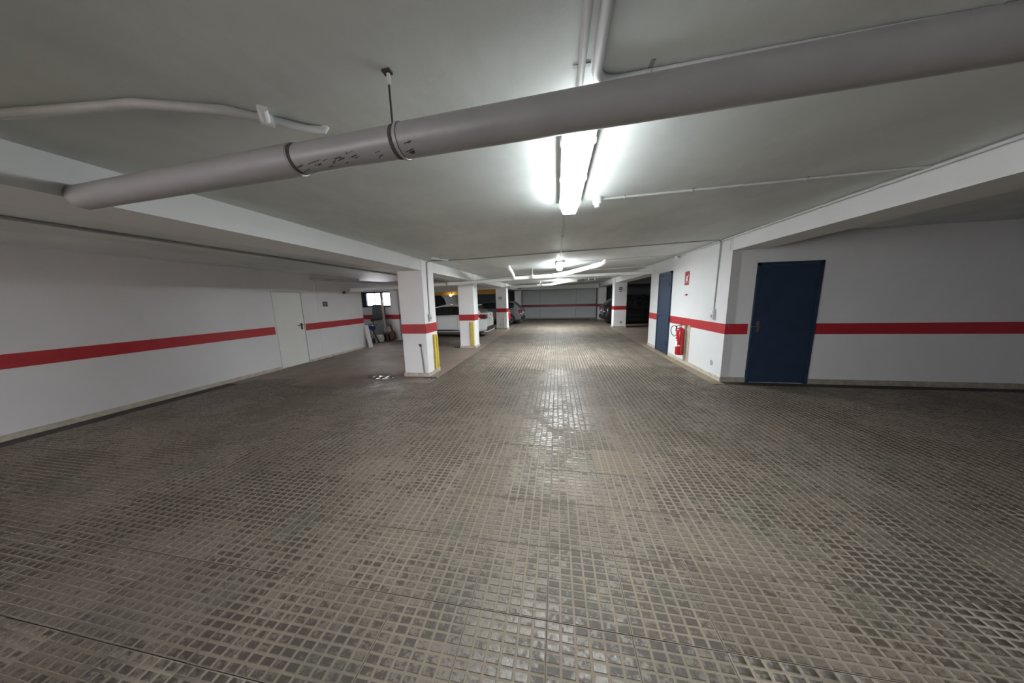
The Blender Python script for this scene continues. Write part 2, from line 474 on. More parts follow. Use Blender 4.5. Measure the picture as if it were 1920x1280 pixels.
# smooth concrete in the parking bays and a tan strip along the right-hand wall
ap = MB()
ap.box(-9.5, -2.35, 4.35, 10.8, -0.0059, -0.0045).box(-7.0, -2.35, 10.8, YB, -0.0059, -0.0045).build('bay_concrete', 'concrete', floor)
MB().box(2.45, 8.6, 9.0, YB, -0.0059, -0.0046).build('bay_concrete', 'concrete', floor)
MB().box(2.50, XR, 5.2, 9.6, -0.0059, -0.0040).build('wall_strip', 'concrete_tan', floor)
pud = MB()
poly = [(0.34 * math.cos(a) * (1 + 0.25 * math.sin(3 * a + 1)), 0.17 * math.sin(a) * (1 + 0.3 * math.cos(2 * a))) for a in [2 * math.pi * k / 28 for k in range(28)]]
pud.prism(poly, 0.0015, lambda u, v, w: (-3.82 + u, 5.05 + v, -0.0044 + w))
tag(pud.build('puddle', 'wet'), 'small shiny wet patch on the bay floor left of the nearest pillar', 'puddle')

# ceiling: one slab, slightly tilted across the aisle
cm = MB()
def ceil_slab(xs, ya, yb):
    n_ = len(xs)
    vs_ = []
    for y in (ya, yb):
        vs_ += [(x, y, ceil_z(x)) for x in xs] + [(x, y, 2.9) for x in xs]
    fs_ = []
    for i in range(n_ - 1):
        fs_ += [(i, i + 1, 2 * n_ + i + 1, 2 * n_ + i), (n_ + i, 3 * n_ + i, 3 * n_ + i + 1, n_ + i + 1), (i, n_ + i, n_ + i + 1, i + 1), (2 * n_ + i, 2 * n_ + i + 1, 3 * n_ + i + 1, 3 * n_ + i)]
    fs_ += [(0, 2 * n_, 3 * n_, n_), (n_ - 1, 2 * n_ - 1, 4 * n_ - 1, 3 * n_ - 1)]
    cm.add(vs_, fs_)
ceil_slab([-9.9, -3.25, -2.72, 3.0, 8.9], YF - 0.2, 10.8)
ceil_slab([-7.2, -3.25, -2.72, 3.0, 8.9], 10.8, YB + 0.2)
ceiling = cm.build('ceiling', 'ceiling')
tag(ceiling, 'grey-white painted concrete ceiling with soot clouds', 'ceiling', kind='structure')

BZ0, BZ1 = 0.885, 1.07      # the red band on the walls
def band(parent, x0, x1, y0, y1, z0=BZ0, z1=BZ1, mat='red'):
    return MB().box(x0, x1, y0, y1, z0, z1).build('red_band', mat, parent)

# left wall with the ivory door
DY0, DY1, DZ = 5.50, 6.27, 1.93
w = MB()
w.box(XL - 0.15, XL, YF, DY0, -0.006, 2.6).box(XL - 0.15, XL, DY1, 8.55, -0.006, 2.6).box(XL - 0.15, XL, DY0, DY1, DZ, 2.6)
w.box(XL - 0.3, XL - 0.15, DY0 - 0.1, DY1 + 0.1, -0.006, DZ + 0.1)
wl = tag(w.build('wall_left', 'wall_old', origin=(XL, 1.8, 0)), 'white wall with a red band and an ivory door, left of the bays', 'wall', kind='structure')
band(wl, XL, XL + 0.002, YF, DY0 - 0.03); band(wl, XL, XL + 0.002, DY1 + 0.02, 8.55)
MB().box(XL, XL + 0.010, 6.715, 6.735, 0.0, BZ0).box(XL, XL + 0.010, 6.715, 6.735, BZ1, 2.4).build('wall_joint', 'wall_old', wl)
d = thing('door_1', 'ivory flush metal door with a black lever handle in the left wall', 'door', (XL, (DY0 + DY1) / 2, 0), kind='structure')
MB().box(XL - 0.05, XL - 0.006, DY0 + 0.012, DY1 - 0.012, 0.004, DZ - 0.012, bev=0.003).build('door_leaf', 'doorwhite', d)
MB().box(XL - 0.06, XL + 0.004, DY0, DY0 + 0.008, 0, DZ).box(XL - 0.06, XL + 0.004, DY1 - 0.008, DY1, 0, DZ).box(XL - 0.06, XL + 0.004, DY0, DY1, DZ - 0.008, DZ).build('door_frame', 'conduit_grey', d)
hd = MB().box(XL - 0.008, XL + 0.010, DY1 - 0.115, DY1 - 0.075, 0.93, 1.10, bev=0.004).build('handle_plate', 'black', d)
MB().tube([(XL, DY1 - 0.095, 1.055), (XL + 0.05, DY1 - 0.095, 1.055), (XL + 0.055, DY1 - 0.12, 1.055), (XL + 0.055, DY1 - 0.24, 1.05)], 0.011, 8).build('lever', 'black', hd, smooth=True)
bl = MB().box(XL, XL + 0.012, YF, DY0, -0.006, 0.07).box(XL, XL + 0.012, DY1, 8.55, -0.006, 0.06).build('baseboard_left', 'skirt')
tag(bl, 'worn skirting along the foot of the left wall', 'baseboard', kind='structure')

def text_mesh(body, size, frame_m, name, mat, parent, depth=0.002):
    cu_ = bpy.data.curves.new(name, 'FONT'); cu_.body = body; cu_.size = size; cu_.extrude = depth
    cu_.align_x = 'CENTER'; cu_.align_y = 'CENTER'; cu_.offset = size * 0.035
    tmp = bpy.data.objects.new('tmp', cu_)
    COL.objects.link(tmp)
    dg = bpy.context.evaluated_depsgraph_get()
    me = bpy.data.meshes.new_from_object(tmp.evaluated_get(dg))
    bpy.data.objects.remove(tmp)
    me.transform(frame_m)
    me.transform(Matrix.Translation(-Vector(parent['_org'])))
    me.materials.clear(); me.materials.append(M[mat])
    o = bpy.data.objects.new(name, me); COL.objects.link(o); o.parent = parent
    return o
# frames: text reading towards +X face (viewer at larger X) and towards -Y face (viewer in front)
def face_px(x, y, z):   # on a wall whose face looks to +X
    return Matrix.Translation((x, y, z)) @ Matrix(((0, 0, 1, 0), (1, 0, 0, 0), (0, 1, 0, 0), (0, 0, 0, 1)))
def face_my(x, y, z):   # on a face that looks to -Y
    return Matrix.Translation((x, y, z)) @ Matrix(((1, 0, 0, 0), (0, 0, -1, 0), (0, 1, 0, 0), (0, 0, 0, 1)))
t = MB().box(XL, XL + 0.006, 6.92, 7.10, 1.515, 1.665, bev=0.001).build('number_sign', 'plaque_green')
tag(t, 'small olive number plate reading 12 on the left wall', 'sign')
text_mesh('12', 0.17, face_px(XL + 0.0065, 7.01, 1.59), 'digits', 'black', t)

# recess behind the left wall with the window
w = MB().box(-9.6, XL - 0.15, 8.40, 8.55, -0.006, 2.6)
tag(w.build('wall_recess', 'wall_old'), 'short cross wall closing the recess behind the left wall', 'wall', kind='structure')
WX0, WX1, WZ0, WZ1, WY = -8.42, -7.0, 1.40, 2.06, 10.6
w = MB().box(-9.6, WX0, WY, WY + 0.2, -0.006, 2.6).box(WX1, -6.6, WY, WY + 0.2, -0.006, 2.6).box(WX0, WX1, WY, WY + 0.2, -0.006, WZ0).box(WX0, WX1, WY, WY + 0.2, WZ1, 2.6)
ww = tag(w.build('wall_window', 'wall_old'), 'white end wall of the recess holding the high window', 'wall', kind='structure')
band(ww, -9.5, -6.95, WY - 0.002, WY)
win = thing('window_1', 'high wide window with dark frame, daylight pouring through', 'window', ((WX0 + WX1) / 2, WY, WZ0), kind='structure')
f = MB()
f.box(WX0, WX1, WY - 0.02, WY + 0.07, WZ0, WZ0 + 0.075).box(WX0, WX1, WY - 0.02, WY + 0.07, WZ1 - 0.06, WZ1)
f.box(WX0, WX0 + 0.23, WY - 0.02, WY + 0.07, WZ0, WZ1).box(WX1 - 0.05, WX1, WY - 0.02, WY + 0.07, WZ0, WZ1)
f.box(-7.52, -7.44, WY - 0.02, WY + 0.07, WZ0, WZ1)
f.build('window_frame', 'frame_dark', win)
MB().box(-7.81, -7.785, WY, WY + 0.05, WZ0, WZ1).box(-7.80, -7.52, WY + 0.005, WY + 0.045, 1.735, 1.757).build('glazing_bar', 'conduit_grey', win)
for a, b in ((WX0 + 0.23, -7.80), (-7.80, -7.52), (-7.44, WX1 - 0.05)):
    MB().box(a, b, WY + 0.022, WY + 0.026, WZ0 + 0.075, WZ1 - 0.06).build('pane', 'pane', win)
bz = MB()
for k in range(7):
    bz.box(-7.44, WX1 - 0.05, WY + 0.07, WY + 0.10, WZ0 + 0.09 + k * 0.075, WZ0 + 0.098 + k * 0.075)
bz.build('louvre', 'white', win)
pil = MB().box(-6.95, -6.60, WY - 0.2, WY + 0.2, -0.006, 2.6).build('wall_pilaster', 'wall_old')
tag(pil, 'white pilaster with red band beside the recess window', 'pilaster', kind='structure')
band(pil, -6.952, -6.598, WY - 0.202, WY + 0.2)
w = MB().box(-7.15, -7.0, WY + 0.2, YB, -0.006, 2.6)
wb = tag(w.build('wall_bay', 'wall_grey'), 'grey end wall of the left parking bays behind the white car', 'wall', kind='structure')
band(wb, -7.0, -6.998, WY + 0.2, 14.6)
MB().box(-7.0, -6.96, 16.3, 18.0, 0.0, 1.98).build('pale_panel', 'wall_old', wb)
dk = MB().prism([(14.75, 0.0), (14.75, 1.95), (15.5, 1.95), (16.0, 1.75), (16.25, 1.45), (16.25, 0.0)], 0.03, lambda u, v, w_: (-7.0 + w_, u, v)).build('dark_sheet', 'black', wb)
tag(MB().box(-9.8, -9.6, 8.4, WY + 0.2, -0.006, 2.6).build('wall_recess_side', 'wall_old'), 'outer side wall of the window recess', 'wall', kind='structure')

# back wall of three big panels between the last pillars
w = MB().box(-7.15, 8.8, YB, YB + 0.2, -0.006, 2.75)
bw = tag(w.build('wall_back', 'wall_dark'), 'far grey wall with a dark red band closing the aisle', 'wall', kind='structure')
for a, b in ((-2.68, -1.33), (-1.31, 1.45), (1.47, 2.95)):
    q = MB().box(a, b, YB - 0.03, YB, 0.0, 2.5).build('panel', 'wall_grey', bw)
    band(q, a, b, YB - 0.032, YB - 0.03, 0.94, 1.13, 'red_dark')
MB().box(-2.68, 2.95, YB - 0.04, YB, 0.0, 0.10).build('skirting', 'skirt_dark', bw)

# room block on the right: aisle wall with the navy door, and the return wall facing the camera
RY0, RY1 = 5.36, 9.42
w = MB().box(XR, XR + 0.15, RY0, RY1, -0.006, 2.65)
wr = tag(w.build('wall_right', 'wall'), 'bright white wall with red band, navy door and fire extinguisher', 'wall', kind='structure')
band(wr, XR - 0.002, XR, RY0 - 0.002, 7.76); band(wr, XR - 0.002, XR, 8.62, RY1)
w = MB().box(XR + 0.15, 8.6, RY0, RY0 + 0.15, -0.006, 2.65)
wq = tag(w.build('wall_return', 'wall'), 'return wall around the corner from the extinguisher, with a dark door', 'wall', kind='structure')
band(wq, XR, 3.36, RY0 - 0.002, RY0); band(wq, 4.36, 8.6, RY0 - 0.002, RY0)
MB().box(XR + 0.0, XR + 0.15, RY0, RY0 + 0.002, -0.006, 2.6).build('corner', 'wall', wq)
w = MB().box(XR + 0.15, 8.6, RY1 - 0.15, RY1, -0.006, 2.65)
tag(w.build('wall_block_far', 'wall_dark'), 'hidden far side wall of the storeroom block', 'wall', kind='structure')
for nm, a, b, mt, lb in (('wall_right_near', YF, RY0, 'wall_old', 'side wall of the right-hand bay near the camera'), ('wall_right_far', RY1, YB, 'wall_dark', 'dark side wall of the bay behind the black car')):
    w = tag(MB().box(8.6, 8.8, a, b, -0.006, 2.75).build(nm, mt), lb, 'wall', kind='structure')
    if nm == 'wall_right_near':
        band(w, 8.598, 8.6, a, b)
w = MB().box(-7.0, -6.4, YF - 0.2, YF, -0.006, 2.75).box(-3.5, 8.8, YF - 0.2, YF, -0.006, 2.75).box(-6.4, -3.5, YF - 0.2, YF, 2.1, 2.75)
tag(w.build('wall_front', 'wall'), 'wall behind the camera with the open garage entrance', 'wall', kind='structure')
rp_ = MB().add([(-7.5, YF - 0.2, -0.006), (-2.5, YF - 0.2, -0.006), (-2.5, YF - 14.0, 1.6), (-7.5, YF - 14.0, 1.6), (-7.5, YF - 0.2, -0.2), (-2.5, YF - 0.2, -0.2), (-2.5, YF - 14.0, 1.4), (-7.5, YF - 14.0, 1.4)], [(0, 1, 2, 3), (4, 7, 6, 5), (0, 4, 5, 1), (1, 5, 6, 2), (2, 6, 7, 3), (3, 7, 4, 0)]).build('driveway', 'concrete_tan')
tag(rp_, 'concrete ramp outside the garage entrance', 'driveway', kind='structure')
b_ = MB().box(XR - 0.014, XR, RY0 - 0.014, 7.74, -0.006, 0.075).box(XR - 0.014, XR, 8.64, RY1, -0.006, 0.075).build('baseboard_right', 'skirt')
tag(b_, 'cream tile skirting along the wall under the fire extinguisher', 'baseboard', kind='structure')
b_ = MB().box(XR, 3.40, RY0 - 0.016, RY0, -0.006, 0.085).box(4.36, 8.6, RY0 - 0.016, RY0, -0.006, 0.085).build('baseboard_return', 'skirt_dark')
tag(b_, 'dirty stone skirting on the return wall by the dark door', 'baseboard', kind='structure')

# navy door in the right wall
d = thing('door_2', 'navy blue metal door in the bright right wall beside the fire extinguisher', 'door', (XR, 8.19, 0), kind='structure')
MB().box(XR - 0.045, XR + 0.02, 7.76, 7.81, 0, 2.24).box(XR - 0.045, XR + 0.02, 8.57, 8.62, 0, 2.24).box(XR - 0.045, XR + 0.02, 7.76, 8.62, 2.19, 2.24).build('door_frame', 'navy_edge', d)
MB().box(XR - 0.035, XR + 0.01, 7.82, 8.56, 0.012, 2.18, bev=0.004).build('door_leaf', 'navy', d)
MB().box(XR - 0.042, XR - 0.03, 7.90, 8.48, 0.10, 0.16).box(XR - 0.042, XR - 0.03, 7.90, 8.48, 2.06, 2.10).build('rail', 'navy_edge', d)
for z in (0.3, 1.9):
    MB().tube([(XR - 0.05, 7.815, z - 0.06), (XR - 0.05, 7.815, z + 0.06)], 0.012, 8).build('hinge', 'navy_edge', d)
MB().tube([(XR - 0.03, 8.50, 1.05), (XR - 0.08, 8.50, 1.05), (XR - 0.085, 8.40, 1.05)], 0.011, 8).build('handle', 'black', d)
# dark door in the return wall
d = thing('door_3', 'dark blue-black door with a steel handle in the return wall', 'door', (3.88, RY0, 0), kind='structure')
MB().box(3.40, 3.445, RY0 - 0.035, RY0 + 0.02, 0, 2.12).box(4.315, 4.36, RY0 - 0.035, RY0 + 0.02, 0, 2.12).box(3.40, 4.36, RY0 - 0.035, RY0 + 0.02, 2.075, 2.12).build('door_frame', 'navy_edge', d)
MB().box(3.45, 4.31, RY0 - 0.025, RY0 + 0.01, 0.01, 2.07, bev=0.003).build('door_leaf', 'navy', d)
MB().box(3.475, 3.515, RY0 - 0.035, RY0 - 0.02, 0.93, 1.12).build('handle_plate', 'steel', d)
MB().tube([(3.495, RY0 - 0.03, 1.03), (3.495, RY0 - 0.085, 1.03), (3.36, RY0 - 0.09, 1.03)], 0.012, 8).build('handle', 'steel', d)
MB().lathe([(0.0, -0.012), (0.012, -0.012), (0.012, 0.0), (0.0, 0.0)], (XR + 0.05, RY0, 1.03), 'Y', 10).build('bolt', 'steel', wq)

# beams
lb_ = MB().box(-3.25, -2.72, YF, YB, 2.225, 2.6).build('trim_1', 'beam')
tag(lb_, 'long white concrete beam over the left row of pillars', 'beam', kind='structure')
MB().box(XR, 3.5, YF, RY0, 2.345, 2.7).build('trim_2', 'beam')
tag(bpy.data.objects['trim_2'], 'white concrete beam over the near right-hand bay', 'beam', kind='structure')
tag(MB().box(XR, 3.55, RY1, YB, 2.33, 2.7).build('trim_3', 'beam'), 'white concrete beam between the right wall and the far pillar', 'beam', kind='structure')
tag(MB().box(-2.72, XR, 20.2, 20.7, 2.27, 2.7).build('trim_4', 'beam'), 'white cross beam in front of the far grey wall', 'beam', kind='structure')
tag(MB().box(-7.0, -3.25, 14.25, 14.7, 2.20, 2.6).build('trim_5', 'beam'), 'white cross beam over the left bays behind the white car', 'beam', kind='structure')
tag(MB().box(-7.0, -3.25, 14.72, 14.95, 1.92, 2.17).build('trim_6', 'ochre'), 'cross beam above and behind the white car, its yellow standing for warm lamp light', 'beam', kind='structure')
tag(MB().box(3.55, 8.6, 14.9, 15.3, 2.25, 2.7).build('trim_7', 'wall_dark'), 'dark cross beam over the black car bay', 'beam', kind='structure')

# pillars
def pillar(x0, x1, y0, y1, label, z0=0.93, z1=1.13, mat='pillar', stain=None):
    zt = min(ceil_z(x0), ceil_z(x1)) + 0.04
    o = MB().box(x0, x1, y0, y1, -0.006, zt, bev=0.012).build('pillar', mat)
    tag(o, label, 'pillar', 'square white pillars with a red band', kind='structure')
    band(o, x0 - 0.002, x1 + 0.002, y0 - 0.002, y1 + 0.002, z0, z1)
    MB().box(x0 - 0.018, x1 + 0.018, y0 - 0.018, y1 + 0.018, -0.006, 0.075, bev=0.004).build('skirting', 'skirt', o)
    return o
P1 = pillar(-3.26, -2.71, 5.19, 5.72, 'nearest white pillar with red band, conduit and yellow guards, left of the aisle')
P2 = pillar(-3.25, -2.71, 8.60, 9.05, 'second white pillar of the left row, one yellow guard, before the white car')
P3 = pillar(-3.25, -2.66, 14.22, 14.75, 'third white pillar of the left row, marked 10, between the white and grey cars')
P4 = pillar(-3.15, -2.66, 20.2, 20.7, 'farthest white pillar of the left row, at the grey end wall')
RP = pillar(2.95, 3.57, 14.75, 15.3, 'white pillar right of the aisle in front of the black car')
R2 = pillar(2.95, 3.5, 20.2, 20.7, 'farthest white pillar right of the aisle, behind the black car')

# yellow corner guards (fixed to the pillars)
def guard_strip(o, x0, x1, y0, y1, z0, z1):
    return MB().box(x0, x1, y0, y1, z0, z1, bev=0.004).build('corner_guard', 'yellow', o)
guard_strip(P1, -2.71, -2.675, 5.49, 5.57, 0.08, 0.87); guard_strip(P1, -2.71, -2.69, 5.64, 5.70, 0.08, 0.86)
guard_strip(P2, -2.865, -2.755, 8.575, 8.60, 0.08, 0.875)
# dark stains at the feet are loose grit
gr = MB()
for k in range(26):
    a, r = random.uniform(0, 6.28), random.uniform(0.0, 0.14)
    x, y, s = -2.62 + r * math.cos(a) * 1.1, 5.10 + r * math.sin(a) * 0.5, random.uniform(0.006, 0.018)
    gr.box(x - s, x + s, y - s, y + s, -0.003, s * 0.5)
tag(gr.build('grit', 'grime'), 'dark crumbled grit at the foot of the nearest pillar', 'grit', kind='stuff')
gr = MB()
for k in range(20):
    a, r = random.uniform(0, 6.28), random.uniform(0.0, 0.13)
    x, y, s = -3.36 + r * math.cos(a), 8.62 + r * math.sin(a) * 0.6, random.uniform(0.008, 0.022)
    gr.box(x - s, x + s, y - s, y + s, -0.003, s * 0.8)
tag(gr.build('grit', 'grime'), 'dark crumbled grit beside the second pillar of the left row', 'grit', kind='stuff')
MB().lathe([(0.0, 0), (0.055, 0), (0.055, 0.002), (0.0, 0.002)], (XR - 0.001, 5.68, 0.28), 'X', 16).build('grey_cover', 'conduit_grey', wr)

# pillar number signs
t = MB().box(-3.10, -2.93, 14.213, 14.219, 1.60, 1.75).build('number_sign', 'pillar')
tag(t, 'painted number 10 on the third pillar of the left row', 'sign')
text_mesh('10', 0.19, face_my(-3.015, 14.212, 1.675), 'digits', 'grime', t)
t = MB().box(3.18, 3.33, 14.738, 14.745, 1.93, 2.09).build('number_sign', 'plaque')
tag(t, 'dark plate with a pale mark high on the pillar by the black car', 'sign')
MB().box(3.21, 3.30, 14.735, 14.738, 1.99, 2.02).build('mark', 'housing', t)
MB().box(3.20, 3.30, 14.738, 14.745, 1.85, 1.89).build('lower_plate', 'plaque', t)
MB().lathe([(0, -0.003), (0.07, -0.003), (0.07, 0), (0, 0)], (3.33, 14.749, 0.28), 'Y', 14).build('grey_cover', 'conduit_grey', RP)
MB().box(-3.03, -3.0, 14.205, 14.22, 0.16, 0.30).build('grey_patch', 'conduit_grey', P3)
MB().tube([(-2.83, 14.205, 0.07), (-2.83, 14.205, 0.62)], 0.014, 8).build('stub_pipe', 'conduit_grey', P3)

# ------------------------------------------------------------------ lamps
def lamp(y0, y1, x, label, age=1.0, zb=None):
    zt = ceil_z(x); z0 = zb if zb else zt - 0.125
    t = thing('ceiling_lamp', label, 'lamp', (x, (y0 + y1) / 2, zt), group='strip lamps down the aisle ceiling')
    h = MB()
    prof = [(-0.06, zt - 0.008), (0.06, zt - 0.008), (0.090, z0 + 0.080), (0.090, z0 + 0.066), (-0.090, z0 + 0.066), (-0.090, z0 + 0.080)]
    h.prism(prof, y1 - y0, lambda u, v, w_: (x + u, y0 + w_, v))
    h.box(x - 0.04, x + 0.04, y0 + 0.2, y0 + 0.28, zt - 0.01, zt + 0.002).box(x - 0.04, x + 0.04, y1 - 0.28, y1 - 0.2, zt - 0.01, zt + 0.002)
    h.build('housing', 'housing', t)
    dprof = [(-0.080, z0 + 0.0675), (-0.074, z0 + 0.035), (-0.058, z0 + 0.004), (-0.045, z0), (0.045, z0), (0.058, z0 + 0.004), (0.074, z0 + 0.035), (0.080, z0 + 0.0675)]
    dm = MB()
    n_ = len(dprof)
    ys = [y0 + 0.006, y0 + 0.03, y1 - 0.03, y1 - 0.006]
    sc = [0.88, 1.0, 1.0, 0.88]
    vs_ = []
    for yy, s_ in zip(ys, sc):
        vs_ += [(x + u * s_, yy, z0 + 0.0675 - (z0 + 0.0675 - v) * s_) for u, v in dprof]
    fs_ = [(i * n_ + j, i * n_ + (j + 1) % n_, (i + 1) * n_ + (j + 1) % n_, (i + 1) * n_ + j) for i in range(3) for j in range(n_)]
    fs_ += [tuple(range(n_)), tuple(range(3 * n_, 4 * n_))]
    dm.add(vs_, fs_)
    dm.m = [1 if (k < 3 * n_ and k % n_ in (0, 1, n_ - 3, n_ - 2)) or k >= 3 * n_ else 0 for k in range(len(fs_))]
    dm.build('diffuser', [tube_mat(age, 1.0), tube_mat(age, 0.22)], t, smooth=True)
    for yy in (y0 + 0.18, (y0 + y1) / 2, y1 - 0.18):
        for s_ in (-1, 1):
            MB().box(x + s_ * 0.093 - 0.004, x + s_ * 0.093 + 0.004, yy - 0.015, yy + 0.015, z0 + 0.055, z0 + 0.09).build('clip', 'housing', t)
    return t
lamp(1.50, 2.80, 0.115, 'large lit strip lamp nearest the camera, just behind the thick grey pipe', 0.68)
lamp(6.85, 8.12, 0.075, 'second lit strip lamp down the aisle, above the bent white drain pipe', 1.65)
lamp(13.6, 14.87, 0.06, 'small far lit strip lamp, third down the aisle', 2.1)

# ------------------------------------------------------------------ thick grey pipe across the aisle
PZ, PR = 2.24, 0.061
def pipe_y(x): return 1.085 - 0.0595 * (x + 0.3)
t = thing('ceiling_pipe', 'thick grey-white drain pipe crossing under the ceiling near the camera', 'pipe', (0, pipe_y(0), PZ))
def seg(a, b, r): return MB().tube([(x, pipe_y(x), PZ) for x in np.linspace(a, b, 6)], r, 40)
seg(-2.71, -1.135, PR * 1.03).build('pipe_section', 'pipe', t, smooth=True)
seg(-1.135, -0.62, PR * 0.955).build('pipe_section', 'pipe', t, smooth=True)
seg(-0.62, 3.0, PR).build('pipe_section', 'pipe', t, smooth=True)
# soiled joint rings, open on top
for xr, r in ((-1.128, PR * 0.98), (-0.632, PR * 0.975)):
    seg(xr - 0.010, xr + 0.006, r).build('joint_ring', 'grime', t, smooth=True)
for xr in (-1.148, -0.613):
    seg(xr - 0.006, xr + 0.006, PR * 1.055).build('collar', 'pipe', t, smooth=True)
for k in range(34):                                   # flaked scars on the middle length
    xk = random.choice([random.uniform(-1.1, -0.66), random.uniform(-1.08, -0.75), -0.56])
    a = math.radians(random.uniform(-75, -30)); L = random.choice([0.003, 0.005, 0.008, 0.014, 0.022]) * random.uniform(0.7, 1.3)
    rr = PR * (0.955 if xk < -0.62 else 1.0) + 0.0006
    c = Vector((xk, pipe_y(xk) - rr * math.cos(a), PZ + rr * math.sin(a) * 0.5)) if False else Vector((xk, pipe_y(xk) - rr * math.cos(a), PZ + rr * math.sin(a)))
    MB().obox(c - Vector((L, -0.06 * L, 0.2 * L)), c + Vector((L, -0.06 * L, 0.2 * L)), random.uniform(0.0012, 0.0045), 0.0012, up=(0, -math.cos(a), math.sin(a))).build('flaked_scar', 'rust', t)
hx = -0.655
h = thing('pipe_hanger', 'thin dark rod hanging the thick pipe from a ceiling hook', 'hanger', (hx, pipe_y(hx), ceil_z(hx)))
MB().tube([(hx, pipe_y(hx), PZ + PR * 0.9), (hx - 0.004, pipe_y(hx) + 0.004, ceil_z(hx) + 0.01)], 0.0042, 8).build('rod', 'rust', h)
MB().box(hx - 0.022, hx + 0.012, pipe_y(hx) - 0.012, pipe_y(hx) + 0.014, ceil_z(hx) - 0.008, ceil_z(hx) + 0.004).build('hook_plate', 'rust', h)
MB().tube([(hx, pipe_y(hx), ceil_z(hx) - 0.05), (hx, pipe_y(hx), ceil_z(hx) - 0.012)], 0.0075, 8).build('nut', 'housing', h)

# ------------------------------------------------------------------ conduits on the ceiling and walls
def clip(parent, x, y, along='x', r=0.012, z=None):
    z = ceil_z(x) if z is None else z
    m_ = MB()
    if along == 'y':
        m_.box(x - r * 2.4, x + r * 2.4, y - 0.008, y + 0.008, z - 0.004, z + 0.002).tube([(x - r * 1.3, y, z - r)] + arc((x, y, z - r), r * 1.3, math.pi, 2 * math.pi, (1, 0, 0), (0, 0, 1), 8), 0.004, 6)
    else:
        m_.box(x - 0.008, x + 0.008, y - r * 2.4, y + r * 2.4, z - 0.004, z + 0.002).tube(arc((x, y, z - r), r * 1.3, math.pi, 2 * math.pi, (0, 1, 0), (0, 0, 1), 8), 0.004, 6)
    return m_.build('clip', 'conduit_grey', parent)
def conduit(label, pts, r, clips=(), along='x', mat='conduit', name='conduit'):
    pts = [(q[0], q[1], (ceil_z(q[0]) - r) if len(q) < 3 else q[2]) for q in pts]
    t_ = thing(name, label, 'conduit', pts[0])
    MB().tube(pts, r, 12).build('tube', mat, t_, smooth=True)
    for x, y in clips:
        clip(t_, x, y, along, r)
    return t_
conduit('straight white conduit feeding the nearest strip lamp from above', [(0.095, y) for y in np.linspace(YF, 1.52, 8)], 0.0145, [(0.095, 1.255)], 'y')
pts = [(0.155, y) for y in np.linspace(YF, 1.25, 8)] + [(0.155 + 0.09 * (1 - math.cos(a)), 1.25 + 0.09 * math.sin(a)) for a in np.linspace(0.2, math.pi / 2, 7)] + [(x, 1.342) for x in np.linspace(0.32, 2.98, 8)]
conduit('thick white conduit bending right just above the thick pipe', pts, 0.021, [(0.375, 1.342), (1.5, 1.342)], 'x')
conduit('white conduit running right from the ceiling detector', [(x, 2.80 + 0.028 * (x - 0.4)) for x in np.linspace(0.42, 2.98, 8)], 0.011, [(0.62, 2.806), (1.20, 2.822), (2.1, 2.85)], 'x')
conduit('thin conduit along the ceiling between the first two strip lamps', [(0.085, 2.79), (0.08, 5.0), (0.075, 6.87)], 0.010, [(0.082, 4.2), (0.079, 5.55)], 'y')
conduit('thin cross conduit from the nearest pillar to the right wall', [(-2.70, 5.42, 2.36), (-2.69, 5.42, 2.41), (-2.62, 5.45), (-2.2, 5.55)] + [(x, 5.62) for x in np.linspace(-1.5, 2.7, 8)] + [(2.9, 5.64), (2.965, 5.68, 2.555), (2.983, 5.71, 2.49), (2.988, 5.735, 1.9), (2.988, 5.745, 1.33)], 0.010, [(-1.4, 5.62), (-0.3, 5.62), (0.55, 5.62), (1.3, 5.62), (2.3, 5.62)], 'x', mat='conduit_grey')
conduit('thin cross conduit ending at the junction box on the right wall', [(x, 7.30 + 0.02 * x) for x in np.linspace(0.17, 2.97, 6)], 0.009, [(0.9, 7.32), (1.9, 7.34)], 'x')
conduit('thin far cross conduit behind the second strip lamp', [(x, 9.75) for x in np.linspace(-2.7, 2.98, 8)], 0.010, [(-1.5, 9.75), (1.2, 9.75)], 'x')
conduit('pale conduit along the top edge of the bright right wall', [(2.972, y, 2.565) for y in np.linspace(-1.0, 13.5, 10)], 0.014, [], 'y')
conduit('thin grey conduit along the ceiling of the left bays', [(-4.78, y) for y in np.linspace(1.0, 13.0, 8)], 0.016, [(-4.78, 4.2), (-4.78, 4.95), (-4.78, 5.8)], 'y', mat='conduit_grey')
conduit('short white pipe with a collar by the left end of the thick pipe', [(-2.7, 0.86, 2.425), (-1.75, 0.99, 2.45), (-1.45, 1.10, 2.455), (-1.31, 1.22, 2.46), (-1.23, 1.295, 2.462), (-1.17, 1.33, 2.47), (-1.15, 1.34, 2.51)], 0.018)
o = thing('pipe_collar', 'white round pipe collar at the far left under the ceiling', 'collar', (-1.34, 1.18, 2.435))
MB().tube([(-1.36, 1.175, 2.456), (-1.325, 1.21, 2.458)], 0.026, 16).build('ring', 'pvc', o, smooth=True)
MB().tube([(-1.335, 1.18, 2.45), (-1.30, 1.14, 2.47)], 0.02, 12).build('neck', 'pvc', o, smooth=True)
# vertical trunk and step joint on the right wall
MB().box(XR - 0.006, XR, 5.43, 5.455, 2.345, 2.56).build('wall_joint', 'conduit', wr)
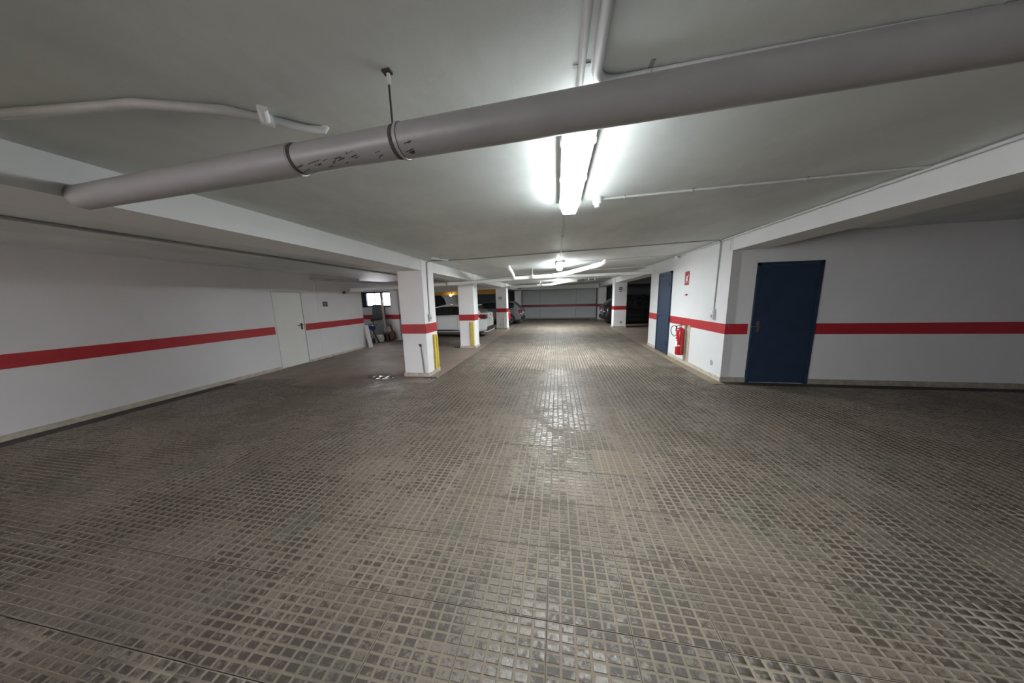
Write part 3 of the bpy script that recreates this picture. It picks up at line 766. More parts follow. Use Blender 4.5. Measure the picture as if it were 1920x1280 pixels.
# junction box, switch
t = thing('junction_box', 'small white junction box under the conduit on the right wall', 'junction box', (2.97, 7.5, 2.5))
MB().box(2.93, 2.995, 7.44, 7.56, 2.50, 2.575, bev=0.006).build('box_body', 'pvc', t)
MB().tube([(2.965, 7.42, 2.54), (2.965, 7.36, 2.54)], 0.018, 10).build('gland', 'conduit_grey', t)
t = thing('light_switch', 'grey surface switch box at the end of the conduit on the right wall', 'switch', (2.98, 5.745, 1.12))
MB().box(2.955, 3.0, 5.695, 5.795, 1.13, 1.33, bev=0.006).build('box_body', 'conduit', t)
MB().box(2.948, 2.957, 5.715, 5.775, 1.16, 1.22, bev=0.002).build('rocker', 'conduit_grey', t)
MB().box(2.948, 2.957, 5.715, 5.775, 1.25, 1.30, bev=0.002).build('rocker', 'housing', t)
# conduit and switch on the nearest pillar
conduit('grey conduit running down the aisle face of the nearest pillar', [(-2.70, 5.42, 2.38), (-2.70, 5.40, 1.9), (-2.70, 5.39, 1.33)], 0.010, mat='conduit_grey')
t = thing('light_switch', 'grey switch box on the aisle face of the nearest pillar', 'switch', (-2.69, 5.38, 1.17))
MB().box(-2.71, -2.668, 5.34, 5.42, 1.18, 1.34, bev=0.005).build('box_body', 'conduit', t)
MB().box(-2.669, -2.662, 5.355, 5.405, 1.22, 1.27, bev=0.002).build('rocker', 'conduit_grey', t)
conduit('short rusty grey pipe up the front of the nearest pillar', [(-2.80, 5.165, 0.075), (-2.83, 5.17, 0.5), (-2.845, 5.175, 0.66)], 0.014, mat='conduit_grey', name='stub_pipe')
t = thing('pipe_valve', 'rusty stopcock on top of the stub pipe on the nearest pillar', 'valve', (-2.85, 5.16, 0.66))
MB().tube([(-2.848, 5.175, 0.66), (-2.85, 5.172, 0.70)], 0.022, 10).build('valve_body', 'rust', t)
MB().tube([(-2.885, 5.16, 0.705), (-2.82, 5.16, 0.70)], 0.008, 8).build('valve_handle', 'rust', t)
# small tube fitting by the beam
t = thing('emergency_light', 'small white tube fitting on the ceiling beside the nearest pillar', 'light fitting', (-2.3, 5.3, 2.43))
z_ = ceil_z(-2.3)
MB().tube([(-2.42, 5.05, z_ - 0.02), (-2.24, 5.45, z_ - 0.02)], 0.020, 12).build('tube_body', 'pvc', t, smooth=True)
MB().box(-2.36, -2.30, 5.22, 5.28, z_ - 0.014, z_ + 0.004).build('mount', 'conduit_grey', t)
# ceiling detector
t = thing('smoke_detector', 'round white stepped detector on the ceiling beside the nearest strip lamp', 'detector', (0.375, 2.79, ceil_z(0.375)))
z_ = ceil_z(0.375)
MB().lathe([(0.0, 0.003), (0.045, 0.003), (0.047, -0.022), (0.044, -0.026)], (0.375, 2.79, z_), 'Z', 24).build('base', 'pvc', t, smooth=True)
MB().lathe([(0.040, -0.026), (0.042, -0.045), (0.037, -0.055), (0.036, -0.06)], (0.375, 2.79, z_), 'Z', 24).build('body', 'pvc', t, smooth=True)
MB().lathe([(0.026, -0.06), (0.026, -0.078), (0.020, -0.084), (0.0, -0.085)], (0.375, 2.79, z_), 'Z', 20).build('sensor_tip', 'pvc', t, smooth=True)

# ------------------------------------------------------------------ white drain pipes further down
def drain(label, pts, r, mat='pvc'):
    t_ = thing('drain_pipe', label, 'pipe', pts[0])
    MB().tube(pts, r, 16).build('tube', mat, t_, smooth=True)
    return t_
t = drain('bent white drain pipe rising to the ceiling below the second strip lamp', [(-6.80, 7.9, 2.02), (-5.0, 8.15, 2.08), (-2.95, 8.3, 2.155), (-1.35, 8.35, 2.235), (-0.05, 8.35, 2.275), (0.35, 8.15, 2.325), (1.0, 7.55, 2.425)], 0.06)
MB().tube([(0.94, 7.605, 2.416), (1.10, 7.458, 2.44)], 0.07, 16).build('socket', 'pvc', t, smooth=True)
MB().tube([(1.08, 7.475, 2.437), (1.16, 7.40, 2.452), (1.21, 7.36, 2.48), (1.22, 7.35, 2.56)], 0.062, 16).build('elbow', 'pvc', t, smooth=True)
MB().tube([(-1.30, 8.33, 2.24), (-1.29, 8.0, 2.33), (-1.26, 7.5, 2.39), (-1.27, 7.25, 2.42), (-1.28, 7.20, 2.50)], 0.055, 16).build('branch', 'pvc', t, smooth=True)
for x, z in ((-0.72, 2.27), (-3.45, 2.14), (-4.9, 2.085)):
    MB().tube([(x - 0.02, 8.23 if x > -4 else 8.16, z), (x + 0.02, 8.23 if x > -4 else 8.16, z)], 0.068, 16).build('bracket', 'conduit_grey', t, smooth=True)
    MB().tube([(x, 8.23, z + 0.05), (x, 8.23, ceil_z(x))], 0.008, 6).build('rod', 'conduit_grey', t)
drain('straight white pipe leaving the right wall above the navy door', [(2.99, 9.2, 2.335), (1.0, 9.2, 2.31), (0.3, 9.05, 2.295), (-0.40, 8.37, 2.265)], 0.05)
t = drain('far white drain pipe passing the third left pillar, under the far lamp', [(-6.98, 13.8, 2.10), (-5.6, 13.9, 2.14), (-4.3, 14.0, 2.195), (-1.0, 14.0, 2.26), (-0.3, 14.0, 2.30), (0.35, 13.95, 2.40), (1.05, 13.9, 2.43)], 0.06)
MB().tube([(-1.0, 14.0, 2.27), (-1.0, 13.9, 2.34), (-0.93, 13.85, 2.38), (-0.85, 13.85, 2.38), (-0.83, 13.85, 2.47)], 0.045, 12).build('branch', 'pvc', t, smooth=True)
MB().tube([(1.0, 13.9, 2.43), (1.35, 13.9, 2.44)], 0.068, 12).build('socket', 'steel', t, smooth=True)
for x, z in ((-5.6, 2.14), (-2.45, 2.23), (-0.75, 2.27)):
    MB().tube([(x - 0.02, 13.96, z), (x + 0.02, 13.96, z)], 0.068, 12).build('bracket', 'conduit_grey', t, smooth=True)
    MB().tube([(x, 13.96, z), (x, 13.96, ceil_z(x))], 0.010, 6).build('rod', 'conduit_grey', t)
drain('dark grey pipe under the ceiling between the left wall and the second pillar', [(-6.80, 6.6, 2.30), (-5.2, 7.7, 2.18), (-3.4, 8.9, 2.16)], 0.035, 'conduit_grey')
t = thing('valve_cluster', 'small pipe elbow and dark valves high on the left wall near the window', 'valve', (-6.75, 7.85, 1.95))
MB().tube([(-6.80, 7.78, 1.95), (-6.72, 7.80, 1.95), (-6.70, 7.82, 2.02), (-6.68, 7.9, 2.03)], 0.045, 12).build('elbow', 'pipe', t, smooth=True)
MB().tube([(-6.74, 7.7, 1.90), (-6.74, 7.7, 1.99)], 0.035, 10).build('valve_body', 'grime', t)
MB().tube([(-6.62, 8.05, 1.98), (-6.62, 8.05, 2.08)], 0.04, 10).build('valve_body', 'grime', t)
# pipe fittings at the far end of the third drain
t = thing('valve_cluster', 'steel valve fittings hanging at the end of the far drain pipe', 'valve', (1.5, 13.9, 2.4))
MB().tube([(1.3, 13.9, 2.46), (2.6, 13.9, 2.50)], 0.02, 8).build('thin_pipe', 'steel', t)
for x in (1.55, 1.85):
    MB().tube([(x, 13.88, 2.44), (x, 13.88, 2.54)], 0.045, 10).build('valve_body', 'housing', t)
MB().tube([(1.45, 13.9, 2.45), (1.48, 13.9, 2.55)], 0.012, 8).build('rod', 'steel', t)
# small yellow bulb under the warm-tinted beam
t = thing('bulb_lamp', 'tiny glowing bulb under the warm-tinted beam behind the white car', 'lamp', (-5.95, 14.6, 1.98))
MB().lathe([(0.0, 0), (0.05, 0.02), (0.06, 0.06), (0.03, 0.10), (0.03, 0.12)], (-5.95, 14.6, 1.85), 'Z', 12).build('bulb', 'bulb', t, smooth=True)
MB().tube([(-5.95, 14.6, 1.96), (-5.95, 14.74, 2.0)], 0.03, 8).build('holder', 'black', t)

# ------------------------------------------------------------------ fire extinguisher and its sign
def extinguisher(cx, cy, z0, label, hose=True, side=-1, s=1.0):
    t_ = thing('fire_extinguisher', label, 'extinguisher', (cx, cy, z0))
    R_ = 0.080 * s; H_ = 0.60 * s
    MB().lathe([(0.0, 0.01), (R_ * 0.9, 0.0), (R_, 0.02), (R_, H_ - 0.09), (R_ * 0.93, H_ - 0.05), (R_ * 0.7, H_ - 0.015), (R_ * 0.35, H_), (0.022, H_ + 0.005), (0.022, H_ + 0.03)], (cx, cy, z0), 'Z', 28).build('cylinder', 'ext_red', t_, smooth=True)
    vb = MB().lathe([(0.026, H_ + 0.02), (0.026, H_ + 0.075), (0.018, H_ + 0.085)], (cx, cy, z0), 'Z', 12).build('valve', 'chrome', t_, smooth=True)
    MB().obox((cx, cy + 0.01, z0 + H_ + 0.085), (cx - 0.01, cy - 0.10, z0 + H_ + 0.12), 0.024, 0.008).obox((cx, cy + 0.01, z0 + H_ + 0.065), (cx - 0.01, cy - 0.09, z0 + H_ + 0.07), 0.022, 0.007).build('lever', 'ext_red', vb)
    if hose:
        MB().lathe([(R_ * 1.004, 0.175), (R_ * 1.004, 0.30)], (cx, cy, z0), 'Z', 28)
        pts_ = [(cx, cy + 0.02, z0 + H_ + 0.05), (cx - 0.02, cy + 0.09, z0 + H_ + 0.04)]
        cc = (cx - 0.03, cy + 0.26, z0 + H_ - 0.105)
        pts_ += arc(cc, 0.125, math.radians(115), math.radians(-100) + 2 * math.pi, (0, -1, 0), (0, 0, 1), 20)[0:0]
        pts_ += [Vector(cc) + Vector((0, 0.19 * math.cos(a), 0.125 * math.sin(a))) for a in np.linspace(math.radians(120), math.radians(-120), 18)]
        pts_ += [(cx - 0.03, cy + 0.10, z0 + H_ - 0.24)]
        MB().tube(pts_, 0.0085, 8).build('hose', 'rubber', t_, smooth=True)
        MB().tube([(cx - 0.05, cy + 0.095, z0 + H_ + 0.03), (cx - 0.05, cy + 0.10, z0 + H_ - 0.09)], [0.013, 0.019], 10).build('nozzle', 'black', t_, smooth=True)
        lab = MB()
        vs_, fs_ = [], []
        for zz in (0.20, 0.33):
            for a in np.linspace(math.radians(150), math.radians(215), 8):
                vs_.append((cx + R_ * 1.006 * math.cos(a), cy + R_ * 1.006 * math.sin(a), z0 + zz))
        for j in range(7): fs_.append((j, j + 1, 8 + j + 1, 8 + j))
        lab.add(vs_, fs_).build('paper_label', 'white', t_)
        vs_ = [(x, y, z) for (x, y, z) in []]
        for k, (a0, a1, zb, zt) in enumerate(((145, 165, 0.10, 0.19), (225, 255, 0.215, 0.24), (150, 200, 0.34, 0.375), (160, 185, 0.42, 0.445))):
            vs_, fs_ = [], []
            for zz in (zb, zt):
                for a in np.linspace(math.radians(a0), math.radians(a1), 5):
                    vs_.append((cx + R_ * 1.008 * math.cos(a), cy + R_ * 1.008 * math.sin(a), z0 + zz))
            for j in range(4): fs_.append((j, j + 1, 5 + j + 1, 5 + j))
            MB().add(vs_, fs_).build('paper_label', 'white', t_)
        MB().box(cx + R_ * 0.9, XR, cy - 0.05, cy - 0.01, z0 + 0.0, z0 + H_ + 0.06).build('wall_bracket', 'cream_pad', t_)
        MB().lathe([(R_ * 1.01, 0.40), (R_ * 1.01, 0.415)], (cx, cy, z0), 'Z', 28).build('strap', 'ext_red', t_)
    return t_
MB().box(XR - 0.010, XR, 6.62, 6.72, 0.08, 0.92).build('backing_board', 'cream_pad', wr)
extinguisher(2.885, 6.83, 0.20, 'red fire extinguisher with black hose hung on the bright right wall', s=1.08)
t = extinguisher(-2.57, 14.5, 0.50, 'small dark red extinguisher on the side of the third left pillar', hose=False, s=0.72)
t = extinguisher(3.08, 9.51, 0.55, 'dark red extinguisher just past the far end of the right wall', hose=False, s=0.72)
t = thing('extinguisher_sign', 'red and white fire extinguisher sign high on the right wall', 'sign', (XR, 6.95, 1.84))
MB().box(XR - 0.005, XR, 6.855, 7.065, 1.905, 2.145).build('plate', 'sign_red', t)
MB().box(XR - 0.005, XR, 6.855, 7.065, 1.835, 1.893).build('lower_strip', 'sign_red', t)
ringm = MB()
def on_wall(u, v, w_): return (XR - 0.005 - w_, 6.96 - u, 2.01 + v)
ringm.prism([(0.038 * math.cos(a) - 0.005, 0.052 * math.sin(a) - 0.02) for a in np.linspace(0, 2 * math.pi, 18)[:-1]], 0.001, on_wall).build('pictogram_body', 'white', t)
MB().prism([(0.014 * math.cos(a) - 0.006, 0.02 * math.sin(a) - 0.015) for a in np.linspace(0, 2 * math.pi, 12)[:-1]], 0.002, on_wall).build('pictogram_core', 'sign_red', t)
MB().prism([(0.015, 0.015), (0.06, 0.06), (0.075, 0.055), (0.03, 0.005)], 0.0012, on_wall).build('pictogram_hose', 'white', t)
MB().prism([(-0.06, -0.08), (0.055, -0.08), (0.055, -0.068), (-0.06, -0.068)], 0.0012, on_wall).build('pictogram_bar', 'white', t)
t = thing('alarm_button', 'tiny dark red button on the right wall below the red sign', 'button', (XR, 6.92, 1.6))
MB().lathe([(0.0, -0.03), (0.022, -0.028), (0.022, 0.0)], (XR, 6.91, 1.61), 'X', 14).build('head', 'sign_red', t, smooth=True)
MB().tube([(XR - 0.02, 6.93, 1.61), (XR - 0.02, 7.0, 1.61)], 0.006, 8).build('pin', 'steel', t)
t = thing('wall_socket', 'small pale socket plate beyond the navy door', 'socket', (XR, 8.95, 1.3))
MB().box(XR - 0.012, XR, 8.90, 8.98, 1.30, 1.42, bev=0.003).build('plate', 'housing', t)

# ------------------------------------------------------------------ cars
def loft(stations):
    """stations: list of rings (same count) -> verts, quads"""
    k, n_ = len(stations), len(stations[0])
    vs_ = [p_ for r_ in stations for p_ in r_]
    fs_ = [(i * n_ + j, i * n_ + j + 1, (i + 1) * n_ + j + 1, (i + 1) * n_ + j) for i in range(k - 1) for j in range(n_ - 1)]
    return vs_, fs_
def interp(x, table):
    return float(np.interp(x, [a for a, _ in table], [b for _, b in table]))
def make_car(label, loc, rotz, paint, L, Wd, Hh, belt, roof, glass_z, deck, tail_style, wheel_r=0.32, axle=(0.78, 3.35), lamp_mat='tail'):
    """local x runs from the tail (0) to the nose (L)"""
    t_ = thing('car', label, 'car', loc, rotz, local=True)
    hw = Wd / 2
    zb = 0.21
    # lower body
    xs_ = [0.0, 0.03, 0.09, 0.2, 0.4, 0.6, 0.8, 1.1, 1.5, 2.0, 2.4, 2.7, 2.95, 3.15, L - 0.55, L - 0.3, L - 0.12, L - 0.03, L]
    widt = [(0, 0.70), (0.03, 0.80), (0.09, 0.88), (0.2, 0.94), (0.6, 0.985), (1.2, 1.0), (L - 1.2, 1.0), (L - 0.55, 0.96), (L - 0.3, 0.88), (L - 0.12, 0.76), (L, 0.58)]
    botm = [(0, 0.36), (0.03, 0.31), (0.2, 0.26), (0.6, zb), (L - 0.5, zb), (L, 0.30)]
    rings = []
    for x in xs_:
        wq_ = hw * interp(x, widt); z0_ = interp(x, botm); z1_ = interp(x, deck)
        half = [(0.0, z0_), (wq_ * 0.80, z0_), (wq_ * 0.95, z0_ + 0.05), (wq_ * 0.985, z0_ + (z1_ - z0_) * 0.30), (wq_, z0_ + (z1_ - z0_) * 0.62), (wq_ * 0.985, z1_ - 0.10), (wq_ * 0.955, z1_ - 0.03), (wq_ * 0.87, z1_), (0.0, z1_ + 0.012)]
        ring = [(x, -a, b) for a, b in half[::-1]][:-1] + [(x, a, b) for a, b in half]
        rings.append(ring)
    vs_, fs_ = loft(rings)
    n_ = len(rings[0])
    fs_.append(tuple(range(n_ - 1))); fs_.append(tuple(range((len(rings) - 1) * n_, len(rings) * n_ - 1)))
    body = MB().add(vs_, fs_).build('body', paint, t_, smooth=True)
    bm = bmesh.new(); bm.from_mesh(body.data); bmesh.ops.remove_doubles(bm, verts=bm.verts, dist=0.0004); bmesh.ops.recalc_face_normals(bm, faces=bm.faces); bm.to_mesh(body.data); bm.free()
    sub = body.modifiers.new('round', 'SUBSURF'); sub.levels = sub.render_levels = 2
    cut = MB()
    for ax in axle:
        for s_ in (-1, 1):
            cut.lathe([(wheel_r + 0.055, s_ * (hw - 0.24)), (wheel_r + 0.055, s_ * (hw + 0.1))], (ax, 0, wheel_r), 'Y', 28)
    cut_o = cut.build('cutter', 'black', t_)
    bo = body.modifiers.new('arches', 'BOOLEAN'); bo.object = cut_o; bo.operation = 'DIFFERENCE'; bo.solver = 'EXACT'
    dg = bpy.context.evaluated_depsgraph_get()
    me = bpy.data.meshes.new_from_object(body.evaluated_get(dg))
    body.modifiers.clear(); body.data = me
    me.materials.clear(); me.materials.append(M[paint])
    me.polygons.foreach_set('material_index', [0] * len(me.polygons))
    me.polygons.foreach_set('use_smooth', [True] * len(me.polygons)); me.set_sharp_from_angle(angle=math.radians(35))
    bpy.data.objects.remove(cut_o)
    # greenhouse
    x0_, x1_ = roof[0][0], roof[-1][0]
    gx = sorted(set([round(v_, 3) for v_ in np.linspace(x0_, x1_, 27)]))
    rear_top, front_top = glass_z      # x where rear glass ends and where the windscreen begins
    rings = []
    for x in gx:
        zt = interp(x, roof); zb_ = interp(x, deck) - 0.015
        f_ = max(0.0, min(1.0, (zt - zb_) / (Hh - zb_)))
        wb_ = hw * 0.90 * interp(x, [(x0_, 0.86), (x0_ + 0.5, 0.97), (x0_ + 1.0, 1.0), (x1_ - 0.8, 1.0), (x1_, 0.88)])
        wt_ = wb_ - f_ * hw * 0.24
        half = [(wb_, zb_), (wb_ + (wt_ - wb_) * 0.06, zb_ + (zt - zb_) * 0.08), (wb_ + (wt_ - wb_) * 0.82, zb_ + (zt - zb_) * 0.85), (wt_ - 0.015 * f_, zb_ + (zt - zb_) * 0.95), (wt_ * 0.88, zt), (wt_ * 0.5, zt + 0.018 * f_), (0.0, zt + 0.025 * f_)]
        rings.append([(x, -a, b) for a, b in half] + [(x, a, b) for a, b in half[::-1]][1:])
    vs_, fs_ = loft(rings)
    n_ = len(rings[0])
    cats = {'roof': [], 'windscreen': [], 'rear_window': [], 'side_window': [], 'side_window_b': [], 'window_post': [], 'window_post_b': []}
    bp = (x0_ + x1_) * 0.5 - 0.05
    for fi, fc in enumerate(fs_):
        i, j = divmod(fi, n_ - 1)
        xm = (gx[i] + gx[i + 1]) / 2
        if j in (1, n_ - 3):
            body_col = xm < x0_ + 0.34 or xm > x1_ - 0.12
            key = 'roof' if body_col else ('window_post' if j == 1 else 'window_post_b') if abs(xm - bp) < 0.05 else ('side_window' if j == 1 else 'side_window_b')
        elif j in (0, 2, n_ - 2, n_ - 4):
            key = 'roof'
        elif j in (3, n_ - 5):
            key = 'roof'
        else:
            key = 'rear_window' if xm < rear_top else ('windscreen' if xm > front_top else 'roof')
        cats[key].append(fc)
    for key, fl in cats.items():
        used = sorted(set(i for f_ in fl for i in f_)); mp = {v_: k_ for k_, v_ in enumerate(used)}
        MB().add([vs_[i] for i in used], [tuple(mp[i] for i in f_) for f_ in fl]).build(key.replace('_b', ''), paint if key == 'roof' else ('black' if key.startswith('window_post') else 'car_glass'), t_, smooth=True)
    # wheels
    for ax in axle:
        for s_ in (-1, 1):
            y_ = s_ * (hw - 0.13)
            wh = MB().lathe([(wheel_r - 0.10, -0.09), (wheel_r - 0.02, -0.095), (wheel_r, -0.07), (wheel_r, 0.07), (wheel_r - 0.02, 0.095), (wheel_r - 0.10, 0.09)], (ax, y_, wheel_r), 'Y', 28).build('wheel', 'rubber', t_, smooth=True)
            rim = MB().lathe([(wheel_r - 0.10, 0.0), (wheel_r - 0.095, s_ * 0.098), (wheel_r - 0.12, s_ * 0.095), (wheel_r - 0.13, s_ * 0.03)], (ax, y_, wheel_r), 'Y', 24)
            for k in range(5):
                a = 2 * math.pi * k / 5
                rim.obox((ax, y_ + s_ * 0.092, wheel_r), (ax + (wheel_r - 0.11) * math.cos(a), y_ + s_ * 0.094, wheel_r + (wheel_r - 0.11) * math.sin(a)), 0.05, 0.02, up=(0, s_, 0))
            rim.build('rim', 'alloy', wh)
    # dark underbody and wheel wells
    MB().box(0.3, L - 0.3, -hw + 0.30, hw - 0.30, 0.17, 0.5).build('underbody', 'black', t_)
    # side trim: sill, handles, mirrors, door seams
    for s_ in (-1, 1):
        MB().prism([(axle[0] + wheel_r + 0.12, 0.345), (axle[0] + wheel_r + 0.5, 0.375), (axle[1] - wheel_r - 0.6, 0.375), (axle[1] - wheel_r - 0.12, 0.33), (axle[1] - wheel_r - 0.12, 0.315), (axle[0] + wheel_r + 0.12, 0.315)], 0.02, lambda u, v, w_: (u, s_ * (hw * 0.978 - 0.01 + w_), v)).build('sill_trim', 'black', t_)
        for xh in (1.40, 2.32):
            MB().box(xh - 0.09, xh + 0.09, s_ * (hw * 1.0) - 0.012, s_ * (hw * 1.0) + 0.018, belt - 0.13, belt - 0.105, bev=0.006).build('door_handle', paint, t_)
        MB().box(x1_ - 0.48, x1_ - 0.34, min(s_ * (hw - 0.02), s_ * (hw + 0.17)), max(s_ * (hw - 0.02), s_ * (hw + 0.17)), belt + 0.02, belt + 0.15, bev=0.03).build('mirror', paint, t_)
        for xs1 in (1.24, 2.14, 2.75):
            MB().box(xs1 - 0.004, xs1 + 0.004, s_ * hw * 0.995 - 0.010, s_ * hw * 0.995 + 0.0005, 0.40, belt - 0.06).build('door_seam', 'black', t_)
    # tail
    zt_ = interp(0.1, deck)
    if tail_style == 'hatch':
        for s_ in (-1, 1):
            MB().prism([(-0.012, zt_ - 0.24), (-0.005, zt_ - 0.06), (0.22, zt_ - 0.05), (0.38, zt_ - 0.12), (0.18, zt_ - 0.24)], 0.30, lambda u, v, w_: (u, s_ * (hw * 0.93 - w_ * 1.0) + s_ * (0.045 if u > 0.1 else 0.0), v)).build('tail_lamp', lamp_mat, t_)
        MB().prism([(-0.03, 0.30), (-0.035, 0.46), (0.08, 0.47), (0.08, 0.30)], Wd * 0.62, lambda u, v, w_: (u, -Wd * 0.31 + w_, v)).build('bumper_insert', 'black', t_)
        MB().prism([(-0.03, 0.24), (-0.04, 0.29), (0.15, 0.29), (0.15, 0.24)], Wd * 0.70, lambda u, v, w_: (u, -Wd * 0.35 + w_, v)).build('bumper_lip', paint, t_)
        MB().box(-0.028, 0.0, -0.26, 0.26, zt_ - 0.30, zt_ - 0.19, bev=0.004).build('number_plate', 'plate', t_)
        MB().box(-0.02, 0.02, -0.07, 0.07, zt_ - 0.12, zt_ - 0.06, bev=0.004).build('badge', 'chrome', t_)
    else:
        for s_ in (-1, 1):
            MB().prism([(-0.015, zt_ - 0.30), (-0.01, zt_ - 0.08), (0.14, zt_ - 0.06), (0.24, zt_ - 0.14), (0.10, zt_ - 0.30)], 0.26, lambda u, v, w_: (u, s_ * (hw * 0.93 - w_) + s_ * (0.04 if u > 0.08 else 0.0), v)).build('tail_lamp', lamp_mat, t_)
            MB().prism([(-0.02, zt_ - 0.36), (-0.02, zt_ - 0.31), (0.08, zt_ - 0.31), (0.08, zt_ - 0.36)], 0.22, lambda u, v, w_: (u, s_ * (hw * 0.90 - w_), v)).build('reflector', 'tail_clear', t_)
        MB().prism([(-0.035, 0.32), (-0.045, 0.52), (0.08, 0.53), (0.08, 0.32)], Wd * 0.8, lambda u, v, w_: (u, -Wd * 0.40 + w_, v)).build('bumper_insert', 'black', t_)
        MB().box(-0.03, 0.0, -0.26, 0.26, zt_ - 0.34, zt_ - 0.23, bev=0.004).build('number_plate', 'plate', t_)
        MB().box(-0.022, 0.02, -0.45, 0.45, zt_ - 0.21, zt_ - 0.18).build('chrome_strip', 'chrome', t_)
    # spoiler lip at the roof's rear edge, rear wiper-free
    MB().obox((rear_top + 0.02, -hw * 0.55, interp(rear_top + 0.02, roof) + 0.012), (rear_top + 0.02, hw * 0.55, interp(rear_top + 0.02, roof) + 0.012), 0.16, 0.035).build('roof_spoiler', paint, t_)
    # nose: head lamps, grille, plate
    for s_ in (-1, 1):
        MB().prism([(L - 0.02, 0.60), (L - 0.035, 0.72), (L - 0.20, 0.80), (L - 0.42, 0.82), (L - 0.30, 0.66)], 0.30, lambda u, v, w_: (u, s_ * (hw * (0.87 if u > L - 0.3 else 0.93) - w_), v)).build('head_lamp', 'tail_clear', t_)
        MB().lathe([(0.0, 0.03), (0.05, 0.02), (0.055, -0.05)], (L - 0.02, s_ * hw * 0.60, 0.40), 'X', 14).build('fog_lamp', 'chrome', t_, smooth=True)
    MB().box(L - 0.04, L + 0.012, -hw * 0.45, hw * 0.45, 0.52, 0.63, bev=0.01).build('grille', 'black', t_)
    MB().box(L - 0.02, L + 0.02, -hw * 0.5, hw * 0.5, 0.64, 0.655).build('chrome_strip', 'chrome', t_)
    MB().box(L - 0.04, L + 0.015, -0.26, 0.26, 0.36, 0.47, bev=0.004).build('number_plate', 'plate', t_)
    return t_
# white hatchback, nose to the left
make_car('white hatchback parked tail-out between the second and third left pillars', (-2.95, 11.72, -0.0045), math.pi, 'car_white', 3.95, 1.74, 1.43, 0.96,
         [(0.26, 1.07), (0.58, 1.375), (0.80, 1.405), (1.5, 1.435), (2.0, 1.42), (2.35, 1.35), (2.95, 1.05), (3.1, 0.98)], (0.58, 2.25),
         [(0, 1.00), (0.05, 1.06), (0.3, 1.075), (0.6, 1.01), (1.2, 0.97), (2.8, 0.95), (3.2, 0.92), (3.65, 0.82), (3.87, 0.72), (3.95, 0.60)], 'hatch', 0.31, (0.74, 3.17))
# grey hatchback beyond the third pillar
make_car('dark grey crossover parked tail-out beyond the third left pillar', (-2.18, 17.55, -0.0045), math.pi, 'car_silver', 4.35, 1.82, 1.52, 1.02,
         [(0.14, 1.05), (0.42, 1.36), (0.62, 1.47), (1.2, 1.52), (2.1, 1.51), (2.5, 1.44), (3.2, 1.08), (3.35, 1.0)], (0.55, 2.45),
         [(0, 1.0), (0.05, 1.04), (0.3, 1.06), (0.8, 1.03), (3.0, 1.0), (3.4, 0.98), (4.0, 0.88), (4.25, 0.76), (4.35, 0.64)], 'suv', 0.34, (0.82, 3.42))
# black crossover on the right, nose to the right
make_car('glossy black crossover parked tail-out behind the right-hand pillar', (2.74, 17.35, -0.0045), 0.0, 'car_black', 4.5, 1.88, 1.74, 1.08,
         [(0.10, 1.12), (0.45, 1.42), (0.75, 1.62), (1.1, 1.71), (2.3, 1.74), (2.7, 1.64), (3.3, 1.14), (3.45, 1.05)], (0.75, 2.65),
         [(0, 1.05), (0.05, 1.10), (0.4, 1.12), (0.9, 1.09), (3.1, 1.06), (3.5, 1.04), (4.1, 0.95), (4.4, 0.82), (4.5, 0.68)], 'suv', 0.36, (0.85, 3.55), lamp_mat='tail_smoked')

# ------------------------------------------------------------------ clutter in the window recess
t = thing('leaning_board', 'tall dark grey-green board leaning under the recess window', 'board', (-7.68, 10.45, 0))
MB().obox((-7.70, 10.38, 0.0), (-7.68, 10.56, 1.50), 0.46, 0.03, up=(0, 1, 0)).build('sheet', 'sheet_grey', t)
MB().obox((-7.70, 10.36, 0.80), (-7.70, 10.37, 0.90), 0.46, 0.02, up=(0, 1, 0)).build('crossbar', 'wood_dark', t)
t = thing('leaning_board', 'shorter pale grey-green board leaning in front of the tall dark one', 'board', (-7.5, 10.2, 0))
MB().obox((-7.45, 10.10, 0.0), (-7.50, 10.33, 0.84), 0.48, 0.025, up=(0, 1, 0)).build('sheet', 'sheet_pale', t)
t = thing('leaning_plank', 'long pale timber leaning against the recess window', 'plank', (-7.2, 10.2, 0))
MB().obox((-6.98, 10.0, 0.28), (-7.42, 10.50, 1.70), 0.09, 0.04, up=(0.2, 1, 0)).build('timber', 'wood', t)
MB().obox((-6.86, 9.86, 0.0), (-7.0, 10.02, 0.36), 0.10, 0.05, up=(0.2, 1, 0)).build('foot', 'wood_dark', t)
t = thing('leaning_plank', 'dark narrow timber leaning beside the long pale one', 'plank', (-7.15, 10.3, 0))
MB().obox((-7.02, 10.1, 0.0), (-7.38, 10.56, 1.46), 0.05, 0.04, up=(0.2, 1, 0)).build('timber', 'wood_dark', t)
t = thing('end_board', 'narrow worn white board leaning on the end of the left wall', 'board', (-6.72, 8.5, 0))
MB().obox((-6.60, 8.50, 0.0), (-6.78, 8.59, 0.80), 0.05, 0.16, up=(0, 1, 0)).build('plank', 'wall_old', t)
